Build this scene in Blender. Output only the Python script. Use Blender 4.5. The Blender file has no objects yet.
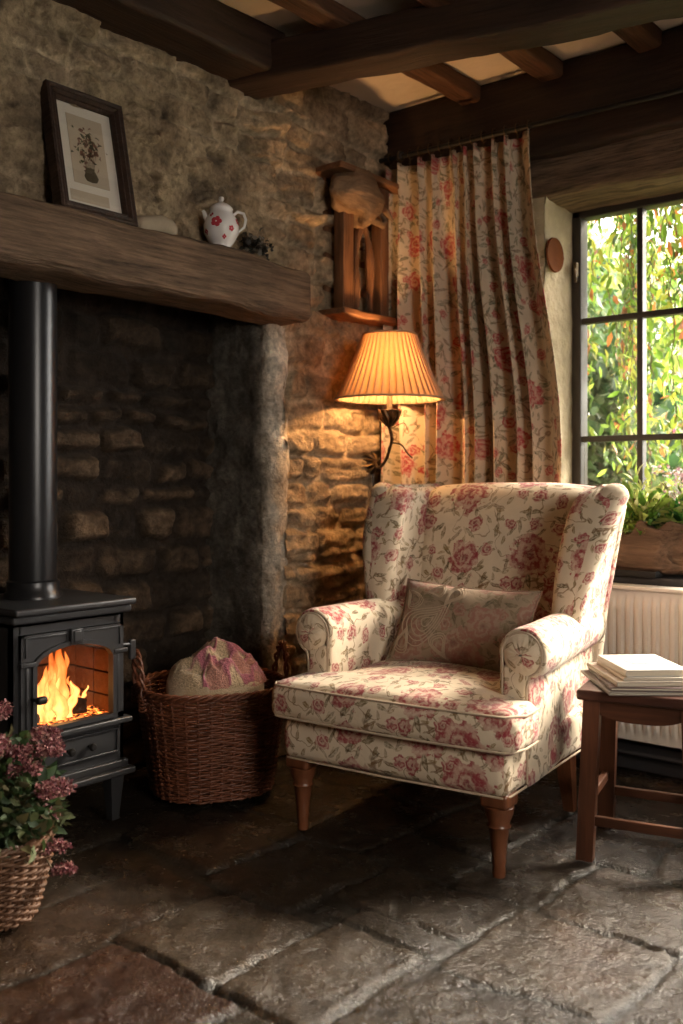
import bpy, math, random
import numpy as np
from mathutils import Vector, Matrix
random.seed(7); rng = np.random.default_rng(11)
PI = math.pi
COL = bpy.context.scene.collection
SC = bpy.context.scene

# ---------------------------------------------------------------- noise
def _h(ix, iy, iz, s):
    n = (ix.astype(np.int64)*374761393 + iy.astype(np.int64)*668265263 + iz.astype(np.int64)*2147483647 + s*974711) & 0xffffffff
    n = ((n ^ (n >> 13))*1274126177) & 0xffffffff
    n = n ^ (n >> 16)
    return (n & 0xffff)/65535.0
def vn(x, y, z=0.0, s=0):
    x, y, z = np.broadcast_arrays(np.asarray(x, float), np.asarray(y, float), np.asarray(z, float))
    ix, iy, iz = np.floor(x), np.floor(y), np.floor(z)
    fx, fy, fz = x-ix, y-iy, z-iz
    fx = fx*fx*(3-2*fx); fy = fy*fy*(3-2*fy); fz = fz*fz*(3-2*fz)
    r = 0
    for a in (0, 1):
        for b in (0, 1):
            for c in (0, 1):
                w = (fx if a else 1-fx)*(fy if b else 1-fy)*(fz if c else 1-fz)
                r = r + w*_h(ix+a, iy+b, iz+c, s)
    return r
def fbm(x, y, z=0.0, s=0, o=4):
    r = 0; a = .5; t = 0
    for k in range(o):
        r = r + a*vn(np.asarray(x)*2**k, np.asarray(y)*2**k, np.asarray(z)*2**k, s+k*17); t += a; a *= .5
    return r/t
def sstep(a, b, x):
    t = np.clip((x-a)/(b-a), 0, 1); return t*t*(3-2*t)

# ---------------------------------------------------------------- mesh builder
class MB:
    def __init__(s): s.v = []; s.f = []; s.uv = []; s.m = []
    def add(s, vs, fs, uvs=None, mi=0):
        o = len(s.v); s.v += [tuple(map(float, p)) for p in vs]
        for k, f in enumerate(fs):
            s.f.append([i+o for i in f]); s.uv.append(uvs[k] if uvs else None); s.m.append(mi)
    def grid(s, P, closeu=False, closev=False, mi=0, flip=False, uvscale=1.0):
        nu, nv = len(P), len(P[0]); vs = [p for r in P for p in r]
        V = [[Vector(p) for p in r] for r in P]
        mu = [0.0]; mv = [0.0]
        c = nu//2
        for j in range(nv): mv.append(mv[-1]+(V[c][(j+1) % nv]-V[c][j]).length)
        cv = nv//2
        for i in range(nu): mu.append(mu[-1]+(V[(i+1) % nu][cv]-V[i][cv]).length)
        fs = []; uvs = []
        for i in range(nu if closeu else nu-1):
            for j in range(nv if closev else nv-1):
                a, b = i*nv+j, ((i+1) % nu)*nv+j
                c_, d = ((i+1) % nu)*nv+(j+1) % nv, i*nv+(j+1) % nv
                f = [a, b, c_, d]; u = [(mu[i], mv[j]), (mu[i+1], mv[j]), (mu[i+1], mv[j+1]), (mu[i], mv[j+1])]
                if flip: f = f[::-1]; u = u[::-1]
                fs.append(f); uvs.append(u)
        s.add(vs, fs, uvs, mi)
    def box(s, x0, x1, y0, y1, z0, z1, mi=0):
        vs = [(x, y, z) for x in (x0, x1) for y in (y0, y1) for z in (z0, z1)]
        s.add(vs, [[0,1,3,2],[4,6,7,5],[0,4,5,1],[2,3,7,6],[0,2,6,4],[1,5,7,3]], None, mi)
    def rbox(s, c, h, r=.01, n=3, m=2, fn=None, mi=0, rot=None):
        """rounded box centre c, half size h; fn deforms local points"""
        r = min(r, min(h)*.999)
        def ax(hh):
            e = [(hh-r)+r*math.tan(a*PI/4/n) for a in range(1, n+1)]
            mm = m if not isinstance(m, (tuple, list)) else None
            return e
        axs = []
        for k in range(3):
            e = ax(h[k]); mm = m[k] if isinstance(m, (tuple, list)) else m
            inner = [-(h[k]-r)+2*(h[k]-r)*t/mm for t in range(mm+1)]
            axs.append([-q for q in e[::-1]]+inner+e)
        idx = {}; vs = []; fs = []; uvs = []
        def vid(p):
            key = (round(p[0], 6), round(p[1], 6), round(p[2], 6))
            if key in idx: return idx[key]
            q = [max(-(h[k]-r), min(h[k]-r, p[k])) for k in range(3)]
            d = [p[k]-q[k] for k in range(3)]; L = math.sqrt(sum(t*t for t in d))
            if L > 1e-9: q = [q[k]+d[k]/L*r for k in range(3)]
            if fn: q = fn(*q)
            q = Vector(q)
            if rot is not None: q = rot @ q
            q = q+Vector(c)
            idx[key] = len(vs); vs.append(tuple(q)); return idx[key]
        for k in range(3):
            a, b = (k+1) % 3, (k+2) % 3
            for sg in (-1, 1):
                for i in range(len(axs[a])-1):
                    for j in range(len(axs[b])-1):
                        f = []; u = []
                        for (ii, jj) in ((i, j), (i+1, j), (i+1, j+1), (i, j+1)):
                            p = [0, 0, 0]; p[k] = sg*h[k]; p[a] = axs[a][ii]; p[b] = axs[b][jj]
                            f.append(vid(p)); u.append((p[0]+p[1]*.0 if k != 0 else p[1]+h[0], (p[2] if k != 2 else p[1]) + (h[2]+h[1] if k == 2 else 0)) if True else 0)
                        if sg < 0: f = f[::-1]; u = u[::-1]
                        fs.append(f); uvs.append(u)
        s.add(vs, fs, uvs, mi)
    def tube(s, pts, r, n=8, caps=True, mi=0, closed=False):
        pts = [Vector(p) for p in pts]; N = len(pts)
        if not hasattr(r, '__len__'): r = [r]*N
        loops = []; up = None
        for i in range(N):
            if closed: t = pts[(i+1) % N]-pts[i-1]
            else: t = pts[min(i+1, N-1)]-pts[max(i-1, 0)]
            t.normalize()
            if up is None:
                up = Vector((0, 0, 1)) if abs(t.z) < .9 else Vector((1, 0, 0))
            a = (up-t*up.dot(t)).normalized(); b = t.cross(a); up = a
            loops.append([tuple(pts[i]+(a*math.cos(2*PI*k/n)+b*math.sin(2*PI*k/n))*r[i]) for k in range(n)])
        s.loft(loops, caps and not closed, mi, closed)
    def loft(s, loops, caps=True, mi=0, closed=False, flip=False):
        s.grid(loops, closeu=closed, closev=True, mi=mi, flip=not flip)
        if caps and not closed:
            n = len(loops[0]); o = len(s.v)-n*len(loops)
            a = list(range(o, o+n)); b = list(range(len(s.v)-n, len(s.v)))
            ua = [(s.v[i][0], s.v[i][2]) for i in a]; ub = [(s.v[i][0], s.v[i][2]) for i in b]
            if flip: a = a[::-1]; b = b[::-1]; ua = ua[::-1]; ub = ub[::-1]
            s.f.append(a); s.uv.append(ua); s.m.append(mi)
            s.f.append(b[::-1]); s.uv.append(ub[::-1]); s.m.append(mi)
    def lathe(s, prof, n=24, c=(0, 0, 0), mi=0, fn=None):
        loops = []
        for (r, z) in prof:
            loops.append([(c[0]+r*math.cos(2*PI*k/n), c[1]+r*math.sin(2*PI*k/n), c[2]+z) for k in range(n)])
        s.loft(loops, True, mi)
    def build(s, name, mats, parent=None, smooth=True, loc=None, rot=None, color=None, sub=0, sharp=40):
        me = bpy.data.meshes.new(name); me.from_pydata(s.v, [], s.f); 
        if not isinstance(mats, (list, tuple)): mats = [mats]
        for m in mats: me.materials.append(m)
        if any(s.m): me.polygons.foreach_set('material_index', s.m)
        if any(u is not None for u in s.uv):
            l = me.uv_layers.new(name='UVMap'); arr = []
            for k, f in enumerate(s.f):
                u = s.uv[k]
                for i in range(len(f)): arr += list(u[i]) if u else [0, 0]
            l.data.foreach_set('uv', arr)
        if color is not None:
            at = me.color_attributes.new('Col', 'FLOAT_COLOR', 'POINT')
            c = np.ones((len(s.v), 4)); c[:, :3] = color; at.data.foreach_set('color', c.ravel())
        me.validate(); me.update()
        if smooth:
            me.polygons.foreach_set('use_smooth', [True]*len(me.polygons))
            if sharp < 180: me.set_sharp_from_angle(angle=math.radians(sharp))
        o = bpy.data.objects.new(name, me); COL.objects.link(o)
        if parent is not None: o.parent = parent
        if loc: o.location = loc
        if rot is not None: o.rotation_euler = rot
        if sub:
            md = o.modifiers.new('Subdivision', 'SUBSURF'); md.levels = sub; md.render_levels = sub
        return o
def tag(o, label=None, cat=None, group=None, kind=None):
    if label: o['label'] = label
    if cat: o['category'] = cat
    if group: o['group'] = group
    if kind: o['kind'] = kind
    return o
def empty(name, loc, rz=0, label=None, cat=None, group=None):
    o = bpy.data.objects.new(name, None); COL.objects.link(o); o.location = loc
    o.rotation_euler = (0, 0, rz); o.empty_display_size = .1
    return tag(o, label, cat, group)
def struct(o, label=None): o['kind'] = 'structure'; return tag(o, label) if label else o
def copy_tree(o, parent=None):
    c = o.copy(); COL.objects.link(c)
    if parent is not None: c.parent = parent
    for ch in list(o.children): copy_tree(ch, c)
    return c

# ---------------------------------------------------------------- materials
class NT:
    def __init__(s, name):
        s.mat = bpy.data.materials.new(name); s.mat.use_nodes = True; s.t = s.mat.node_tree; s.t.nodes.clear()
        s.out = s.n('ShaderNodeOutputMaterial')
    def n(s, typ, **k):
        x = s.t.nodes.new(typ)
        for a, b in k.items(): setattr(x, a, b)
        return x
    def put(s, sock, v):
        if v is None: return
        if isinstance(v, bpy.types.NodeSocket): s.t.links.new(v, sock)
        elif isinstance(v, (tuple, list)) and sock.type == 'RGBA' and len(v) == 3: sock.default_value = (*v, 1)
        else: sock.default_value = v
    def m(s, op, a, b=None, c=None, clamp=False):
        x = s.n('ShaderNodeMath', operation=op, use_clamp=clamp)
        for i, v in enumerate((a, b, c)): s.put(x.inputs[i], v)
        return x.outputs[0]
    def vm(s, op, a, b=None, out=0):
        x = s.n('ShaderNodeVectorMath', operation=op)
        s.put(x.inputs[0], a)
        if b is not None:
            if op == 'SCALE': s.put(x.inputs['Scale'], b)
            else: s.put(x.inputs[1], b)
        return x.outputs[out]
    def mix(s, f, a, b, mode='MIX'):
        x = s.n('ShaderNodeMix', data_type='RGBA', blend_type=mode)
        s.put(x.inputs[0], f); s.put(x.inputs[6], a); s.put(x.inputs[7], b); return x.outputs[2]
    def noise(s, v, scale, det=4, rough=.55, out=0, dim='3D'):
        x = s.n('ShaderNodeTexNoise', noise_dimensions=dim); s.put(x.inputs['Vector'], v)
        x.inputs['Scale'].default_value = scale; x.inputs['Detail'].default_value = det; x.inputs['Roughness'].default_value = rough
        return x.outputs[out]
    def mapr(s, v, a, b, c=0, d=1, smooth=False):
        x = s.n('ShaderNodeMapRange', interpolation_type='SMOOTHSTEP' if smooth else 'LINEAR')
        for k, q in zip(('Value', 'From Min', 'From Max', 'To Min', 'To Max'), (v, a, b, c, d)): s.put(x.inputs[k], q)
        return x.outputs[0]
    def coord(s, which='Object'): return s.n('ShaderNodeTexCoord').outputs[which]
    def mapping(s, v, sc):
        x = s.n('ShaderNodeMapping'); s.put(x.inputs['Vector'], v); x.inputs['Scale'].default_value = sc; return x.outputs[0]
    def bsdf(s, col, rough=.6, metal=0, normal=None, **k):
        b = s.n('ShaderNodeBsdfPrincipled'); s.put(b.inputs['Base Color'], col); s.put(b.inputs['Roughness'], rough)
        s.put(b.inputs['Metallic'], metal)
        if normal is not None: s.put(b.inputs['Normal'], normal)
        for a, v in k.items(): s.put(b.inputs[a.replace('_', ' ')], v)
        return b.outputs[0]
    def bump(s, h, st=.3, dist=.01):
        x = s.n('ShaderNodeBump'); s.put(x.inputs['Height'], h); x.inputs['Strength'].default_value = st; x.inputs['Distance'].default_value = dist
        return x.outputs[0]
    def fin(s, sh): s.put(s.out.inputs['Surface'], sh); return s.mat

def m_plain(name, col, rough=.5, metal=0, var=.15, bs=60, bd=.002, **k):
    t = NT(name); c = t.coord(); n = t.noise(c, bs*.3, 4)
    dark = tuple(x*(1-var) for x in col); lite = tuple(min(1, x*(1+var)) for x in col)
    cc = t.mix(n, dark, lite)
    return t.fin(t.bsdf(cc, rough, metal, t.bump(t.noise(c, bs, 3), .4, bd), **k))
def m_attr(name, rough=.9, fine=55, amt=.45, bd=.006, spec=.3):
    t = NT(name); a = t.n('ShaderNodeAttribute', attribute_name='Col').outputs['Color']; c = t.coord()
    n1 = t.noise(c, fine, 6, .65); n2 = t.noise(c, fine*.18, 4)
    f = t.mapr(n1, .34, .66, 1-amt, 1+amt)
    f2 = t.mapr(n2, .3, .7, .6, 1.4)
    cc = t.mix(1.0, a, t.m('MULTIPLY', f, f2), 'MULTIPLY')
    return t.fin(t.bsdf(cc, rough, 0, t.bump(t.m('ADD', n1, t.m('MULTIPLY', t.noise(c, fine*3.5, 4, .65), .5)), .9, bd), Specular_IOR_Level=spec))
def m_wood(name, dark, lite, axis='X', rough=.6, sc=1.0, bd=.004, spec=.35):
    t = NT(name); c = t.coord()
    s_ = {'X': (2, 28, 28), 'Y': (28, 2, 28), 'Z': (28, 28, 2)}[axis]
    v = t.mapping(c, tuple(q*sc for q in s_))
    n = t.noise(v, 1.0, 6, .65); n2 = t.noise(t.mapping(c, tuple(q*sc*3 for q in s_)), 1, 4, .6); n3 = t.noise(c, 5*sc, 3)
    f = t.mapr(t.m('MULTIPLY_ADD', n2, .45, t.m('MULTIPLY', n, .75)), .38, .82)
    cc = t.mix(f, dark, lite); cc = t.mix(1.0, cc, t.m('MULTIPLY_ADD', n3, .8, .6), 'MULTIPLY')
    return t.fin(t.bsdf(cc, rough, 0, t.bump(t.m('ADD', n, n2), .7, bd), Specular_IOR_Level=spec))

def m_floral(name, bg, petal, petal2, leaf, leaf2, stem, S=5.6, R0=.066, dens=.38, sat_rough=.85, weave=900, wrinkle=.012, leafdens=.25, transl=0):
    t = NT(name); uv = t.coord('UV')
    d = t.vm('SUBTRACT', t.noise(uv, 14, 3, .6, out=1), (.5, .5, .5)); uvd = t.vm('ADD', uv, t.vm('SCALE', d, .034))
    def cell(v, S_, rand=1.0):
        x = t.n('ShaderNodeTexVoronoi', voronoi_dimensions='2D', feature='F1'); t.put(x.inputs['Vector'], v)
        x.inputs['Scale'].default_value = S_; x.inputs['Randomness'].default_value = rand
        loc = t.vm('SUBTRACT', v, x.outputs['Position']); col = t.n('ShaderNodeSeparateColor'); t.put(col.inputs[0], x.outputs['Color'])
        xyz = t.n('ShaderNodeSeparateXYZ'); t.put(xyz.inputs[0], loc)
        X, Y = xyz.outputs[0], xyz.outputs[1]
        th = t.m('ADD', t.m('ARCTAN2', Y, X), t.m('MULTIPLY', col.outputs[0], 6.283)); r = t.m('SQRT', t.m('ADD', t.m('MULTIPLY', X, X), t.m('MULTIPLY', Y, Y)))
        return th, r, col.outputs
    nz = t.noise(uv, 30, 4, .6); nz2 = t.noise(uv, 9, 3); nzf = t.noise(uv, 90, 3, .6)
    # washed background
    c0 = t.mix(t.mapr(nz2, .35, .7), bg, tuple(x*.86 for x in bg))
    # stems
    sn = t.noise(uvd, 7, 2, .5, dim='2D'); st_ = t.mapr(t.m('ABSOLUTE', t.m('SUBTRACT', sn, .5)), .004, .012, 1, 0)
    st_ = t.m('MULTIPLY', st_, t.mapr(nz2, .42, .5))
    c1 = t.mix(t.m('MULTIPLY', st_, .75), c0, stem)
    # leaves, two scales
    for (S2, L, W, pres, cl) in ((17, .030, .0085, leafdens+.1, leaf), (27, .019, .0062, leafdens+.1, leaf2), (12, .036, .007, leafdens+.2, stem)):
        v2 = t.vm('ADD', uvd, (S2*.37, S2*.11, 0)); th, r, col = cell(v2, S2)
        px = t.m('MULTIPLY', r, t.m('COSINE', th)); py = t.m('MULTIPLY', r, t.m('SINE', th))
        lx = t.m('DIVIDE', px, L); w = t.m('MULTIPLY', t.m('SUBTRACT', 1.0, t.m('MULTIPLY', lx, lx)), W)
        w = t.m('MULTIPLY', w, t.m('MULTIPLY_ADD', nz, .9, .55))
        e = t.mapr(t.m('SUBTRACT', w, t.m('ABSOLUTE', py)), 0, .0016)
        vein = t.mapr(t.m('ABSOLUTE', py), .0004, .0014, .55, 1)
        e = t.m('MULTIPLY', t.m('MULTIPLY', e, t.m('GREATER_THAN', col[1], pres)), vein)
        e = t.m('MULTIPLY', e, t.mapr(t.m('MULTIPLY_ADD', nzf, .6, t.m('MULTIPLY', nz2, .4)), .36, .58, .12, .9))
        c1 = t.mix(e, c1, t.mix(col[2], cl, tuple(x*.55 for x in cl)))
    # blooms
    for (S3, R, pres, off) in ((S*1.9, R0*.42, dens+.2, 3.3), (S, R0, dens, 0)):
        v3 = t.vm('ADD', uvd, (off, off*.7, 0)); th, r, col = cell(v3, S3, .8)
        pet = t.m('ABSOLUTE', t.m('SINE', t.m('MULTIPLY', th, 3.0)))
        Rr = t.m('MULTIPLY', t.m('MULTIPLY_ADD', pet, .16, .74), t.m('MULTIPLY', t.m('MULTIPLY_ADD', col[2], .4, .75), R))
        Rr = t.m('MULTIPLY', Rr, t.m('MULTIPLY_ADD', nz, 1.5, .25))
        e = t.m('MULTIPLY', t.mapr(t.m('SUBTRACT', Rr, r), 0, .003), t.m('GREATER_THAN', col[1], pres))
        q = t.m('DIVIDE', r, Rr)
        rings = t.m('SINE', t.m('ADD', t.m('ADD', t.m('MULTIPLY', q, 11.0), t.m('MULTIPLY', nz, 26.0)), t.m('MULTIPLY', th, 1.0)))
        f = t.mapr(rings, -.6, .8)
        pc = t.mix(t.m('MULTIPLY', col[0], .8), petal, petal2)
        pcol = t.mix(f, t.mix(.8, pc, petal), t.mix(.5, pc, bg))
        pcol = t.mix(t.mapr(q, .0, .3, .75, 0), pcol, tuple(x*.45 for x in petal))
        c1 = t.mix(t.m('MULTIPLY', e, t.mapr(nzf, .3, .55, .45, .93)), c1, pcol)
    wv = t.noise(uv, weave, 2, .5)
    c1 = t.mix(1.0, c1, t.m('MULTIPLY_ADD', wv, .35, .82), 'MULTIPLY')
    hb = t.m('ADD', t.m('MULTIPLY', wv, .06), t.noise(uv, 9, 3, .5))
    b = t.bsdf(c1, sat_rough, 0, t.bump(hb, .6, wrinkle), Specular_IOR_Level=.25, Sheen_Weight=.15)
    if transl:
        tr = t.n('ShaderNodeBsdfTranslucent'); t.put(tr.inputs[0], c1); mx = t.n('ShaderNodeMixShader'); mx.inputs[0].default_value = transl
        t.put(mx.inputs[1], b); t.put(mx.inputs[2], tr.outputs[0]); b = mx.outputs[0]
    return t.fin(b)
def m_glass(name, gl=.06, tint=(1, 1, 1)):
    t = NT(name); tr = t.n('ShaderNodeBsdfTransparent'); tr.inputs[0].default_value = (*tint, 1)
    g = t.n('ShaderNodeBsdfGlossy'); g.inputs['Roughness'].default_value = .02
    lw = t.n('ShaderNodeLayerWeight'); lw.inputs[0].default_value = .5; fr_ = t.m('MULTIPLY_ADD', t.m('POWER', lw.outputs['Facing'], 4.0), .75, .035)
    mx = t.n('ShaderNodeMixShader'); t.put(mx.inputs[0], fr_); t.put(mx.inputs[1], tr.outputs[0]); t.put(mx.inputs[2], g.outputs[0])
    return t.fin(mx.outputs[0])
def m_leaf(name, a, b, transl=.45, rough=.45):
    t = NT(name); at = t.n('ShaderNodeAttribute', attribute_name='Col').outputs['Fac']
    c = t.mix(at, a, b); c = t.mix(1.0, c, t.m('MULTIPLY_ADD', t.noise(t.coord(), 40, 3), .6, .7), 'MULTIPLY')
    d = t.bsdf(c, rough); tr = t.n('ShaderNodeBsdfTranslucent'); t.put(tr.inputs[0], c)
    mx = t.n('ShaderNodeMixShader'); mx.inputs[0].default_value = transl; t.put(mx.inputs[1], d); t.put(mx.inputs[2], tr.outputs[0])
    return t.fin(mx.outputs[0])
def m_leafcol(name, transl=.45, rough=.45):
    t = NT(name); c = t.n('ShaderNodeAttribute', attribute_name='Col').outputs['Color']
    c = t.mix(1.0, c, t.m('MULTIPLY_ADD', t.noise(t.coord(), 60, 3), .7, .65), 'MULTIPLY')
    d = t.bsdf(c, rough); tr = t.n('ShaderNodeBsdfTranslucent'); t.put(tr.inputs[0], c)
    mx = t.n('ShaderNodeMixShader'); mx.inputs[0].default_value = transl; t.put(mx.inputs[1], d); t.put(mx.inputs[2], tr.outputs[0])
    return t.fin(mx.outputs[0])

M = {}
M['wall'] = m_attr('stone_and_lime', .92, 42, .36, .024)
M['floor'] = m_attr('flagstone', .42, 45, .35, .004, .5)
M['oak'] = m_wood('aged_oak', (.025, .014, .008), (.27, .17, .105), 'X', .8, 1.3, .02)
M['oak_dark'] = m_wood('smoked_oak', (.010, .005, .003), (.055, .026, .015), 'X', .6, 1.0, .006)
M['oak_red'] = m_wood('red_brown_oak', (.028, .012, .006), (.17, .075, .038), 'X', .6, 1.0, .008)
M['niche_wood'] = m_wood('warm_pine', (.07, .028, .012), (.26, .12, .055), 'Z', .65, 1.3)
M['niche_woodx'] = m_wood('warm_pine_board', (.07, .028, .012), (.26, .12, .055), 'Y', .65, 1.3)
M['stool'] = m_wood('stool_mahogany', (.030, .010, .005), (.115, .042, .02), 'Z', .38, 1.0, .001, .5)
M['stoolx'] = m_wood('stool_mahogany_rail', (.030, .010, .005), (.115, .042, .02), 'X', .38, 1.0, .001, .5)
M['stooltop'] = m_wood('stool_top_wood', (.028, .012, .009), (.09, .036, .024), 'X', .3, 1.0, .001, .5)
M['leg'] = m_wood('chair_leg_wood', (.055, .017, .007), (.18, .062, .025), 'Z', .3, 1.0, .001, .5)
M['plaster'] = m_plain('ceiling_plaster', (.74, .63, .50), .95, 0, .1, 18, .01)
M['plaster2'] = m_plain('lime_plaster', (.44, .35, .23), .95, 0, .5, 30, .04)
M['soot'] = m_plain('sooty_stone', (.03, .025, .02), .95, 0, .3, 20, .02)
M['room'] = m_plain('room_plaster', (.20, .15, .105), .95, 0, .1, 10, .01)
M['iron'] = m_plain('cast_iron', (.045, .045, .048), .40, .35, .12, 220, .0006)
M['iron_dark'] = m_plain('dark_iron', (.018, .016, .015), .5, .5, .12, 120, .001)
M['flue'] = m_plain('flue_steel', (.022, .022, .024), .3, .4, .08, 50, .0005)
M['bronze'] = m_plain('aged_bronze', (.10, .065, .035), .42, .85, .4, 90, .003)
M['white'] = m_plain('radiator_enamel', (.72, .67, .60), .35, 0, .03, 30, .0003)
M['steelframe'] = m_plain('window_paint', (.035, .027, .022), .45, .2, .15, 60, .0006)
M['slate'] = m_plain('slate_sill', (.04, .038, .04), .5, 0, .2, 40, .002)
M['glass'] = m_glass('window_glass')
M['chair'] = m_floral('chair_floral', (.70, .58, .43), (.27, .02, .035), (.48, .19, .17), (.12, .075, .015), (.22, .13, .035), (.17, .085, .035), dens=.22, R0=.074)
M['curtain'] = m_floral('curtain_floral', (.70, .58, .43), (.42, .03, .045), (.55, .16, .14), (.16, .17, .10), (.26, .21, .12), (.22, .12, .07), S=5.5, R0=.060, dens=.35, leafdens=.2, transl=.15)
M['pillow'] = m_floral('pillow_floral', (.30, .225, .155), (.26, .11, .085), (.44, .31, .25), (.16, .13, .07), (.20, .16, .10), (.17, .12, .07), S=7, R0=.07, dens=.1, leafdens=.05, wrinkle=.008)
M['piping'] = m_plain('piping_cord', (.47, .37, .27), .85, 0, .1, 300, .001)
M['wicker'] = m_plain('brown_willow', (.14, .046, .022), .42, 0, .7, 70, .003)
M['wicker2'] = m_plain('tan_willow', (.13, .062, .032), .5, 0, .6, 70, .003)
M['china'] = m_plain('white_china', (.72, .68, .66), .2, 0, .04, 30, .0004)
M['china_red'] = m_plain('china_rose_paint', (.45, .05, .07), .25, 0, .2, 60, .0003)
M['paper'] = m_plain('page_edges', (.66, .58, .46), .85, 0, .08, 200, .001)
M['leafcol'] = m_leafcol('foliage')
M['leafdull'] = m_leafcol('indoor_foliage', .2, .6)
M['stem'] = m_plain('plant_stem', (.12, .08, .04), .7, 0, .3, 60, .001)
M['driftwood'] = m_wood('driftwood', (.035, .018, .010), (.24, .14, .085), 'X', .85, .55, .03)
M['bark'] = m_plain('bark', (.10, .055, .032), .9, 0, .8, 22, .08)
LW, LL, LF, LS, LK, LB_ = 13, 42, 3, 19, 13, 6.5
# ================================================================= ROOM
XW, YW, ZC = -2.70, 3.60, 2.77
def make_rows(v0, v1, u0, u1, hmin, hmax, wmin, wmax, seed):
    r = np.random.default_rng(seed); rows = [v0]
    while rows[-1] < v1: rows.append(rows[-1]+r.uniform(hmin, hmax))
    js = []
    for _ in rows:
        j = [u0-r.uniform(0, wmax)]
        while j[-1] < u1+wmax: j.append(j[-1]+r.uniform(wmin, wmax))
        js.append(np.array(j))
    return np.array(rows), js
def stones(U, V, rows, js, seed, warp=.03):
    wu = U+(fbm(U*7, V*7, 0, seed, 3)-.5)*warp*2; wv = V+(fbm(U*6, V*6, 5, seed+5, 3)-.5)*warp*2.2
    ri = np.clip(np.searchsorted(rows, wv.ravel())-1, 0, len(rows)-2).reshape(U.shape)
    dist = np.zeros(U.shape); sid = np.zeros(U.shape)
    for k in range(len(rows)-1):
        m = ri == k
        if not m.any(): continue
        j = js[k]; u = wu[m]; ci = np.clip(np.searchsorted(j, u)-1, 0, len(j)-2)
        a = np.minimum(u-j[ci], j[ci+1]-u); b = np.minimum(wv[m]-rows[k], rows[k+1]-wv[m])
        rr = .035; ax = np.maximum(rr-a, 0); bx = np.maximum(rr-b, 0)
        d = np.where((ax > 0) & (bx > 0), rr-np.hypot(ax, bx), np.minimum(a, b))
        dist[m] = d; sid[m] = _h(ci, np.full(ci.shape, k), np.zeros(ci.shape), seed)
    return dist, sid
def height_mesh(name, us, vs, pos, H, C, keep=None, mat=None):
    nu, nv = len(us), len(vs); mb = MB()
    U, V = np.meshgrid(us, vs, indexing='ij')
    P = pos(U, V, H).reshape(-1, 3); mb.v = [tuple(p) for p in P.tolist()]
    I = np.arange(nu*nv).reshape(nu, nv)
    F = np.stack([I[:-1, :-1], I[1:, :-1], I[1:, 1:], I[:-1, 1:]], -1)
    if keep is not None:
        k = keep((U[:-1, :-1]+U[1:, 1:])/2, (V[:-1, :-1]+V[1:, 1:])/2); F = F[k]
    mb.f = F.reshape(-1, 4).tolist(); mb.uv = [None]*len(mb.f); mb.m = [0]*len(mb.f)
    return mb.build(name, mat, color=C.reshape(-1, 3), sharp=180)
def lerp3(a, b, t): return np.asarray(a)*(1-t[..., None])+np.asarray(b)*t[..., None]

# ---- left wall (stone, rough plaster over it); relief toward +X
us = np.concatenate([np.arange(.5, 1.4, .02), np.arange(1.4, 3.62, .0085)]); vs = np.arange(0, 2.80, .0085)
U, V = np.meshgrid(us, vs, indexing='ij')
rows, js = make_rows(-.05, 2.9, .2, 3.8, .075, .15, .12, .34, 3)
d, sid = stones(U, V, rows, js, 21)
st = sstep(.004, .019, d)
amp = .012+.034*sid
f1 = fbm(U*9, V*9, 0, 40, 5); f2 = fbm(U*32, V*32, 0, 44, 4); f3 = fbm(U*2.3, V*2.3, 0, 50, 3)
bare = sstep(.42, .66, f3+.33*sstep(1.75, 1.35, V)+.25*sstep(2.7, 2.9, U)*sstep(2.2, 1.7, V)-.06*sstep(1.9, 2.2, V))
strata = fbm(U*8, V*34, 0, 61, 4)
hs = st*amp+st*(strata-.5)*.045+(f2-.5)*.016
pits = sstep(.62, .72, fbm(U*11, V*13, 3, 71, 4))
hp = .026+(f1-.5)*.040+(f2-.5)*.018-pits*.022+(f3-.5)*.03+.022*sstep(.56, .62, fbm(U*6, V*9, 8, 75, 4))
H = hs*bare+hp*(1-bare)
sc1 = lerp3((.30, .22, .145), (.46, .34, .215), sid); sc1 = sc1*(.55+.9*f2)[..., None]
mort = np.array((.52, .40, .265))
Cs = lerp3(mort, sc1, st)
Cp = lerp3((.41, .305, .19), (.25, .18, .115), sstep(.3, .75, f1))
Cp = lerp3(Cp, (.13, .09, .06), pits*.8)
C = Cs*bare[..., None]+Cp*(1-bare)[..., None]
wl = height_mesh('wall_left', us, vs, lambda U, V, H: np.stack([XW-.01+H, U, V], -1), H, C,
    keep=lambda u, v: ~((u < 2.84) & (v < 1.80)), mat=M['wall'])
struct(wl, 'rough stone and lime plaster wall left of the window, above the fireplace')

# ---- fireplace recess: back stones, jamb, far side, hood
us = np.arange(0.9, 2.80, .010); vs = np.arange(0, 2.2, .010)
U, V = np.meshgrid(us, vs, indexing='ij')
rows, js = make_rows(-.03, 2.3, .4, 3.0, .08, .145, .14, .30, 9)
d, sid = stones(U, V, rows, js, 90); st = sstep(.006, .032, d)
f2 = fbm(U*26, V*30, 0, 101, 4)
H = st*(.015+.045*sid)+st*(fbm(U*7, V*26, 0, 105, 4)-.5)*.04+(f2-.5)*.012
C = lerp3((.035, .025, .018), lerp3((.035, .025, .018), (.15, .10, .062), sid)*(.3+1.4*f2)[..., None]*(1-.65*sstep(1.1, 1.6, V))[..., None], st)  # soot-dark stone that also stands in for mantel shade, darkest towards the top
fb = height_mesh('wall_fireplace', us, vs, lambda U, V, H: np.stack([-3.06+H, U, V], -1), H, C, mat=M['wall'])
struct(fb, 'dark rough stone back of the fireplace recess')
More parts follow.
